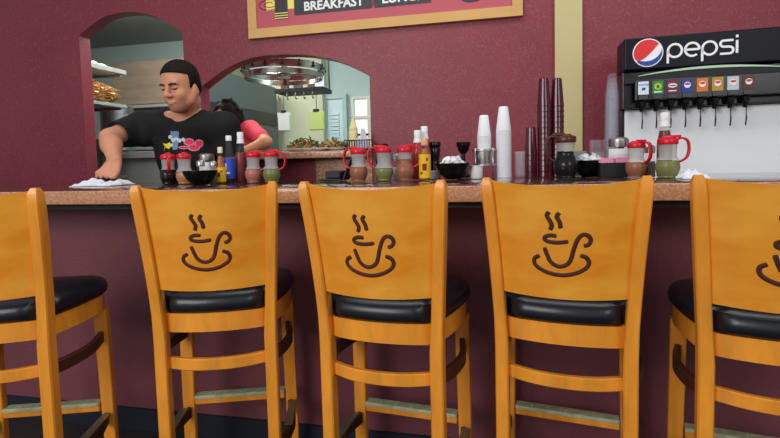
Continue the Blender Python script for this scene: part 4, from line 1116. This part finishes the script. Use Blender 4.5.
for k, (px_, lab, m_) in enumerate(((93, 'small tan food tub on the prep shelf at the far left', 'a'), (107, 'small steel tub on the prep shelf, right of the tan one', 'b'))):
    lt_ = lat('food_tub', [(0, .001), (.055, .001), (.06, .006), (.064, .13), (.060, .13), (.056, .01), (0, .008)], brass_w if m_ == 'a' else steel_worn, loc=(gx(px_, 3.98, zsh+.05), 3.98, zsh))
    tag(lt_, lab, 'tub', 'tubs on the prep shelf')

# ================================================================== PEOPLE
skin = mat('skin', srgb(214, 150, 118), .5, noise=.06, nscale=14, spec=.4)
skin_d = mat('skin_arm', srgb(188, 124, 92), .5, noise=.06, nscale=14)
hair_m = mat('dark_hair', srgb(30, 22, 20), .75, noise=.4, nscale=160, bump=.8, bscale=180, spec=.2)
brow_m = mat('dark_brow', srgb(44, 28, 22), .7)
shirt_m = mat('black_cotton', srgb(20, 20, 23), .85, bump=.3, bscale=12)
red_shirt = mat('coral_red_cotton', srgb(226, 70, 86), .8, bump=.3, bscale=14)
jeans = mat('dark_jeans', srgb(36, 40, 56), .9)
lip_m = mat('lips', srgb(176, 96, 84), .5); eye_w = mat('eye_white', srgb(226, 220, 214), .3); eye_b = mat('eye_dark', srgb(30, 18, 14), .2)
stub = mat('stubble_skin', srgb(176, 120, 96), .7, noise=.15, nscale=60)

def man():
    hc = at(180.5, 86, 2.22)                           # middle of the head
    tc = Vector((EYE.x-hc.x, EYE.y-hc.y, 0)).normalized()
    lc = -_h
    fwd0 = (tc*math.cos(R(34))+lc*math.sin(R(34))).normalized()
    tilt = R(15)
    fw = (fwd0*math.cos(tilt)+Vector((0, 0, -1))*math.sin(tilt)).normalized()
    up = (Vector((0, 0, 1))*math.cos(tilt)+fwd0*math.sin(tilt)).normalized()
    sd = up.cross(fw).normalized()                     # the man's left
    K = 1.04
    Rm = np.array([[fw[i], sd[i], up[i]] for i in range(3)])
    def L(f, s, u): return hc+(fw*f+sd*s+up*u)*K
    sh_c = at(183, 121, 2.36); sh_c.z -= 0.0
    shR = at(141, 125, 2.36); shL = at(226, 126, 2.34)
    neck = (shR+shL)/2+Vector((0, -.01, .055))
    pel = Vector((sh_c.x-.02, 2.50, .98)); chest = sh_c+Vector((0, .045, -.16)); waist = Vector((sh_c.x-.01, 2.46, 1.12))
    elR = at(110, 138, 2.16); wrR = at(114.5, 160, 2.02)
    elL = at(232, 168, 2.40); wrL = at(224, 176, 2.22); wrL.z = max(wrL.z, CT+.085)
    body = SDF((pel.x-.75, 1.80, -.002), (pel.x+.55, 2.80, 1.85), .006)
    B = body
    # legs and trunk
    for s in (-1, 1):
        hip = pel+Vector((s*.09, 0, -.02)); kn = Vector((hip.x+s*.02, 2.48, .50)); an = Vector((kn.x, 2.52, .09))
        B.cap(hip, kn, .088, .062, .03); B.cap(kn, an, .056, .042, .02); B.cap(an+Vector((0, .02, -.05)), an+Vector((s*.03, -.16, -.055)), .034, .03, .02)
    B.ell(pel, (.165, .115, .13), k=.04); B.ell(waist, (.160, .115, .16), k=.05); B.ell(chest, (.175, .115, .20), k=.05)
    B.cap(shR+Vector((.03, 0, 0)), shL+Vector((-.03, 0, 0)), .07, .07, .05)
    B.cap(neck+Vector((0, .02, -.06)), L(-.035, 0, -.075), .068, .060, .03)
    B.cap(neck+Vector((-.10, .0, -.045)), neck+Vector((.10, .0, -.045)), .055, .055, .05)
    # arms
    B.cap(shR, elR, .058, .047, .03); B.cap(elR, elR+(wrR-elR)*.35, .047, .048, .02); B.cap(elR+(wrR-elR)*.3, wrR, .048, .031, .02)
    B.cap(shL, elL, .060, .048, .03); B.cap(elL, wrL, .047, .030, .02)
    # head
    B.ell(L(-.008, 0, .030), np.array((.098, .077, .088))*K, Rm, k=.01)
    B.ell(L(.022, 0, -.045), np.array((.066, .064, .078))*K, Rm, k=.03)
    B.ell(L(.052, 0, -.098), np.array((.030, .032, .022))*K, Rm, k=.03)
    B.cap(L(.078, -.034, .022), L(.078, .034, .022), .013*K, .013*K, .015)
    for s in (-1, 1):
        B.ell(L(.062, s*.036, -.036), np.array((.026, .024, .026))*K, Rm, k=.02)
        B.ell(L(.084, s*.031, .002), np.array((.012, .016, .010))*K, Rm, k=.012, op='s')
        B.ell(L(.074, s*.031, .001), np.array((.014, .015, .013))*K, Rm, k=.004)
        B.ell(L(-.006, s*.078, -.020), np.array((.014, .009, .026))*K, Rm, k=.008)
        B.cap(L(.02, s*.052, -.07), L(-.02, s*.058, -.04), .018*K, .02*K, .025)
    B.cap(L(.088, 0, .010), L(.110, 0, -.030), .008*K, .0135*K, .012)
    for s in (-1, 1): B.ell(L(.100, s*.013, -.034), np.array((.011, .009, .009))*K, Rm, k=.006)
    B.ell(L(.088, 0, -.064), np.array((.009, .022, .007))*K, Rm, k=.010); B.ell(L(.086, 0, -.076), np.array((.009, .018, .007))*K, Rm, k=.008)
    # right hand on the cloth: palm slanting down, five bent fingers
    hx = (Vector((-1, -.35, 0))).normalized()          # finger direction on the bar
    def hand(w, d, sidev, zt):
        k_c = w+d*.085+Vector((0, 0, -.020))
        B.cap(w, k_c, .030, .034, .015, flat=(Vector((0, 0, 1)), 1.25))
        for i, (o, ln) in enumerate(((-.033, .062), (-.011, .072), (.012, .068), (.033, .054))):
            a = k_c+sidev*o+d*.005+Vector((0, 0, -.002)); b = a+d*ln*.5+sidev*o*.15+Vector((0, 0, -.006)); c = b+d*ln*.42+Vector((0, 0, -.030)); c.z = max(c.z, zt+.009)
            B.cap(a, b, .0115, .0105, .006); B.cap(b, c, .0105, .0088, .003)
        t0 = w+d*.03-sidev*.030+Vector((0, 0, -.008)); t1 = t0+d*.035-sidev*.026+Vector((0, 0, -.012)); t2 = t1+d*.032-sidev*.004+Vector((0, 0, -.012)); t2.z = max(t2.z, zt+.010)
        B.cap(t0, t1, .016, .0125, .008); B.cap(t1, t2, .0125, .010, .004)
    tipR = at(104, 176.5, 1.97)
    d = (Vector((tipR.x-wrR.x, tipR.y-wrR.y, 0))).normalized(); dd = (tipR-wrR).normalized()
    sdv = Vector((0, 0, 1)).cross(d).normalized()
    def hand2(w, tip):
        dd = (tip-w); Lh = dd.length; dd.normalize()
        sv = Vector((CR.x, CR.y, 0)).normalized()*-1; sv = (sv-dd*sv.dot(dd)).normalized()   # fingers fan across the view
        nrm = sv.cross(dd).normalized()
        kc = w+dd*Lh*.50
        B.cap(w, kc, .030, .036, .015, flat=(nrm, 1.5))
        for o in (-.026, -.008, .010, .027): B.cap(kc-dd*.02+sv*o*.8, kc+sv*o, .016, .014, .010)
        for o, f in ((-.034, .46), (-.012, .52), (.011, .50), (.033, .40)):
            a = kc+sv*o*.9; b = a+dd*Lh*f*.55+sv*o*.22+Vector((0, -.012, .004)); c = a+dd*Lh*f*1.0+sv*o*.40; c.z = max(c.z, CT+.0415)
            B.cap(a, b, .0120, .0108, .006); B.cap(b, c, .0108, .0090, .003)
        t0 = w+dd*Lh*.15-sv*.026; t1 = t0+dd*Lh*.30-sv*.022+Vector((0, -.01, 0)); t2 = t1+dd*Lh*.26+sv*.002; t2.z = max(t2.z, CT+.0415)
        B.cap(t0, t1, .018, .0135, .010); B.cap(t1, t2, .0130, .0105, .004)
    hand2(wrR, at(104, 181, 1.97))
    hand2(wrL, wrL+Vector((-.04, -.10, -.035)))
    base = Vector((pel.x, pel.y, 0))
    root = empty('person', base, 'man in a black printed t-shirt leaning over the bar, wiping it with a cloth', 'person')
    ob, V, Q = B.mesh('body', skin, root, loc=base)
    # shirt
    S = SDF((pel.x-.45, 2.0, .85), (pel.x+.45, 2.80, 1.65), .007)
    g = .014
    S.ell(pel+Vector((0, 0, .02)), (.165+g, .115+g, .15), k=.04); S.ell(waist, (.168+g, .125+g, .17), k=.05); S.ell(chest, (.185+g, .122+g, .20), k=.05)
    S.cap(shR+Vector((.03, 0, 0)), shL+Vector((-.03, 0, 0)), .078, .078, .05)
    S.cap(neck+Vector((-.10, .0, -.045)), neck+Vector((.10, .0, -.045)), .063, .063, .05)
    S.cap(shR, shR+(elR-shR)*.85, .074, .072, .03); S.cap(shL, shL+(elL-shL)*.72, .074, .078, .03)
    S.cap(shR+(elR-shR)*.5+Vector((.02, .02, -.03)), shR+(elR-shR)*.2+Vector((.05, .0, -.05)), .05, .06, .04)
    # folds
    for i in range(7):
        a = chest+Vector((-.12+.04*i, -.126, .06-.02*i)); b = a+Vector((.05, .06, -.20))
        S.cap(a, b, .010, .006, .016)
    # neckline, sleeve ends, hem
    nd = (L(-.03, 0, -.07)-neck).normalized()
    S.ell(neck+Vector((-.004, -.035, .040)), (.078, .085, .062), k=.010, op='s')
    S.cut((0, 0, .93), (0, 0, -1))
    for sh_, el_, t in ((shR, elR, .85), (shL, elL, .72)):
        dv = (el_-sh_).normalized(); c_ = sh_+(el_-sh_)*t
        S.cap(c_+dv*.045, c_+dv*.16, .095, .095, .004, op='s', flat=(dv, 1.0))
    so, SV, SQ = S.mesh('t_shirt', shirt_m, root, loc=base)
    # print on the chest, laid on the cloth
    wv = [Vector(v)+base for v in SV.tolist()]
    tree = BVHTree.FromPolygons([tuple(v) for v in wv], SQ.tolist())
    def decal(name, inside, bb, m_, lift=.0018, st=.35):
        bm = bmesh.new(); V_ = {}
        nx_, ny_ = int((bb[2]-bb[0])/st), int((bb[3]-bb[1])/st)
        def v(i, j):
            if (i, j) not in V_:
                d_ = ray(bb[0]+i*st, bb[1]+j*st); h_, n_, _, _ = tree.ray_cast(EYE, d_)
                V_[i, j] = bm.verts.new(h_-d_*lift-base) if h_ is not None else None
            return V_[i, j]
        for i in range(nx_):
            for j in range(ny_):
                if inside(bb[0]+(i+.5)*st, bb[1]+(j+.5)*st):
                    q = [v(i, j), v(i+1, j), v(i+1, j+1), v(i, j+1)]
                    if None not in q: bm.faces.new(q)
        return obj(name, bm, m_, so, smooth=True)
    def inpoly(P):
        def f(x, y):
            c = False; j = len(P)-1
            for i in range(len(P)):
                if (P[i][1] > y) != (P[j][1] > y) and x < (P[j][0]-P[i][0])*(y-P[i][1])/(P[j][1]-P[i][1])+P[i][0]: c = not c
                j = i
            return c
        return f
    Z_ = lambda P: [(160+a/10.95, 120+b/10.95) for a, b in P]
    pb = mat('print_blue', srgb(120, 146, 186), .7); pw = mat('print_pale', srgb(206, 222, 230), .7); py_ = mat('print_yellow', srgb(236, 226, 40), .7); pp = mat('print_pink', srgb(226, 60, 96), .7); pl = mat('print_light_pink', srgb(240, 150, 170), .7)
    blue = inpoly(Z_([(115, 120), (205, 125), (208, 190), (190, 320), (140, 330), (135, 270), (118, 200)])); decal('shirt_print_emblem', blue, (168, 128, 181, 152), pb)
    pale = lambda x, y: any(((x-a)**2+(y-b)**2) < r_*r_ for a, b, r_ in ((170.2, 137, 2.0), (173, 140, 2.0), (176, 139.5, 2.4), (179.5, 140.5, 2.0), (183.2, 139.5, 1.8), (171.5, 145, 1.6))) and not ((x-176.2)**2+(y-141)**2 < 1.0)
    decal('shirt_print_emblem', pale, (167, 133, 187, 150), pw, .003)
    star = inpoly(Z_([(30, 255), (75, 262), (110, 240), (118, 290), (95, 320), (60, 300), (40, 340), (55, 290)])); decal('shirt_print_star', star, (162, 140, 172, 152), py_)
    heart = lambda x, y: any(((x-a)/c)**2+((y-b)/e)**2 < 1 for a, b, c, e in ((189, 142, 5.4, 3.7), (199, 143.5, 4.4, 4.0), (194, 147.5, 6, 3.6), (184, 147.5, 5.5, 1.6)))
    decal('shirt_print_cloud', heart, (177, 137, 205, 153), pl)
    h2 = lambda x, y: any(((x-a)/c)**2+((y-b)/e)**2 < 1 for a, b, c, e in ((189, 142, 4.4, 2.8), (199, 143.5, 3.4, 3.1), (194, 147.2, 5, 2.7), (184, 147.5, 4.7, 1.0))) and not (abs(x-194.5-(y-143)*.5) < .5 and y < 146)
    decal('shirt_print_cloud', h2, (177, 137, 205, 153), pp, .003)
    # trousers
    T = SDF((pel.x-.35, 2.25, .05), (pel.x+.35, 2.75, 1.12), .010)
    T.ell(pel+Vector((0, 0, -.01)), (.172, .122, .13), k=.04)
    for s in (-1, 1):
        hip = pel+Vector((s*.09, 0, -.02)); kn = Vector((hip.x+s*.02, 2.48, .50)); an = Vector((kn.x, 2.52, .09))
        T.cap(hip, kn, .102, .080, .03); T.cap(kn, an, .080, .072, .02)
    T.mesh('trousers', jeans, root, loc=base)
    # hair cap: close cropped, clear of the face
    Hh = SDF(tuple(hc-Vector((.16, .16, .16))), tuple(hc+Vector((.16, .16, .17))), .0035)
    Hh.ell(L(-.010, 0, .034), np.array((.104, .084, .094))*K, Rm, k=.0)
    Hh.ell(L(-.05, 0, -.015), np.array((.050, .074, .060))*K, Rm, k=.02)
    X, Y_, Z_g = np.meshgrid(*Hh.ax, indexing='ij')
    P_ = [X-hc.x, Y_-hc.y, Z_g-hc.z]
    ff = sum(P_[i]*fw[i] for i in range(3))/K; uu = sum(P_[i]*up[i] for i in range(3))/K
    wob = .002*np.sin(uu*900)*np.sin(ff*700)
    face = np.minimum(.074+(ff-.085)*.30-uu, ff-.020+wob)          # forehead line and sideburn front
    burn = np.minimum(-.028-uu, ff+.022)                        # lower end of the sideburn
    nape = -.068-uu
    Hh.F = np.maximum(Hh.F, np.maximum(np.maximum(face, burn), nape)*K).astype(np.float32)
    for s in (-1, 1): Hh.ell(L(-.010, s*.086, -.022), np.array((.015, .016, .027))*K, Rm, k=.004, op='s')
    Hh.mesh('hair', hair_m, root, loc=base)
    # brows, eyes (cast down), mouth line, beard shadow
    for s in (-1, 1):
        tube('eyebrow', [L(.093, s*.013, .016)-base, L(.094, s*.030, .021)-base, L(.083, s*.047, .017)-base], .0042*K, brow_m, root, n=8, up=up)
        tube('eyelashes', [L(.0885, s*.018, -.0035)-base, L(.0905, s*.031, -.0065)-base, L(.0825, s*.045, -.0035)-base], .0023*K, brow_m, root, n=6, up=up)
    bm = bmesh.new(); sweep(bm, [L(.090, s_, -.0700+abs(s_)*-.04)-base for s_ in np.linspace(-.023, .023, 7)], circ(.0022, 6), up=up); obj('mouth_line', bm, lip_m, root, smooth=True)
    for u, r_, w_ in ((-.064, .0042, .023), (-.0765, .0050, .019)):
        tube('lip', [L(.0915-.010*(s_/w_)**2, s_, u)-base for s_ in np.linspace(-w_, w_, 7)], r_, lip_m, root, n=8, up=up, widths=[.25, .7, 1, .9, 1, .7, .25])
    Mb = SDF(tuple(hc-Vector((.16, .16, .2))), tuple(hc+Vector((.16, .16, .10))), .0035)
    Mb.ell(L(.022, 0, -.045), np.array((.0672, .0652, .0792))*K, Rm, k=.0); Mb.ell(L(.052, 0, -.098), np.array((.0312, .0332, .0232))*K, Rm, k=.03)
    Mb.cut(L(0, 0, -.080), up+fw*-.25); Mb.mesh('beard_shadow', stub, root, loc=base)
    return root
man()

def cook():
    Y = 3.62
    hc = at(226, 116, 3.55); shR = at(251, 129, 3.62); el = at(266, 142, 3.50); wr = at(245, 151, 3.42); shL = at(222, 132, 3.75)
    pel = Vector((hc.x+.10, 3.80, .95)); chest = (shR+shL)/2+Vector((0, .03, -.14))
    body = SDF((pel.x-.45, 3.25, -.004), (pel.x+.55, 4.15, 1.80), .009); B = body
    for s in (-1, 1):
        hip = pel+Vector((s*.09, 0, -.02)); kn = Vector((hip.x, 3.78, .50)); an = Vector((kn.x, 3.82, .09))
        B.cap(hip, kn, .085, .060, .03); B.cap(kn, an, .054, .042, .02); B.cap(an+Vector((0, .02, -.05)), an+Vector((0, -.16, -.055)), .032, .03, .02)
    B.ell(pel, (.16, .12, .13), k=.04); B.ell((pel+chest)/2, (.15, .11, .20), k=.05); B.ell(chest, (.17, .12, .18), k=.05); B.cap(shR, shL, .06, .06, .05)
    B.cap((shR+shL)/2+Vector((0, 0, .02)), hc+Vector((.02, .03, -.04)), .055, .055, .03)
    B.ell(hc, (.078, .095, .105), k=.01); B.ell(hc+Vector((-.02, -.06, -.05)), (.05, .045, .06), k=.02)
    B.cap(hc+Vector((-.02, -.09, -.01)), hc+Vector((-.02, -.115, -.035)), .008, .013, .01)
    B.cap(shR, el, .052, .048, .03); B.cap(el, wr, .047, .034, .02)
    d = Vector((-.8, -.5, -.25)).normalized(); sv = Vector((0, 0, 1)).cross(d).normalized()
    B.cap(wr, wr+d*.07, .030, .032, .012)
    for o in (-.027, -.009, .009, .027): B.cap(wr+d*.07+sv*o, wr+d*.12+sv*o*1.2+Vector((0, 0, -.02)), .012, .010, .004)
    B.cap(wr+d*.02-sv*.03, wr+d*.06-sv*.05+Vector((0, 0, -.02)), .014, .010, .006)
    elL = shL+Vector((-.05, -.10, -.20)); B.cap(shL, elL, .055, .048, .03); B.cap(elL, elL+Vector((.05, -.16, -.02)), .045, .033, .02)
    base = Vector((pel.x, pel.y, 0))
    root = empty('person', base, 'cook in a coral red t-shirt with dark hair, bending in the kitchen hatch', 'person')
    B.mesh('body', skin_d, root, loc=base)
    S = SDF((pel.x-.40, 3.3, .80), (pel.x+.50, 4.15, 1.70), .010)
    S.ell(pel+Vector((0, 0, .03)), (.175, .135, .14), k=.04); S.ell((pel+chest)/2, (.17, .125, .20), k=.05); S.ell(chest, (.185, .135, .19), k=.05); S.cap(shR, shL, .066, .066, .05)
    S.cap(shR, shR+(el-shR)*.62, .066, .066, .03); S.cap(shL, shL+(elL-shL)*.6, .07, .075, .03)
    S.ell((shR+shL)/2+Vector((0, -.01, .09)), (.075, .075, .065), k=.01, op='s'); S.cut((0, 0, .88), (0, 0, -1))
    S.mesh('t_shirt', red_shirt, root, loc=base)
    T = SDF((pel.x-.3, 3.6, .05), (pel.x+.3, 4.05, 1.08), .012); T.ell(pel, (.168, .13, .125), k=.04)
    for s in (-1, 1):
        hip = pel+Vector((s*.09, 0, -.02)); kn = Vector((hip.x, 3.78, .50)); an = Vector((kn.x, 3.82, .09)); T.cap(hip, kn, .10, .075, .03); T.cap(kn, an, .075, .068, .02)
    T.mesh('trousers', jeans, root, loc=base)
    H = SDF(tuple(hc-Vector((.18, .18, .20))), tuple(hc+Vector((.18, .20, .2))), .006)
    H.ell(hc+Vector((.01, .02, .02)), (.098, .108, .115), k=.0); H.ell(hc+Vector((.05, .06, -.02)), (.07, .07, .08), k=.03)
    rnd = random.Random(2)
    for i in range(26):
        a = rnd.uniform(0, 2*PI); b = rnd.uniform(.1, 1.3)
        p = hc+Vector((.01+.098*math.cos(a)*math.cos(b), .02+.108*math.sin(a)*math.cos(b), .02+.115*math.sin(b)))
        H.ell(p, (.018, .018, .018), k=.012)
    H.ell(hc+Vector((-.02, -.12, -.04)), (.062, .075, .075), k=.01, op='s'); H.mesh('hair', hair_m, root, loc=base)
    b_, = [c for c in root.children if c.name.startswith('body')]
cook()
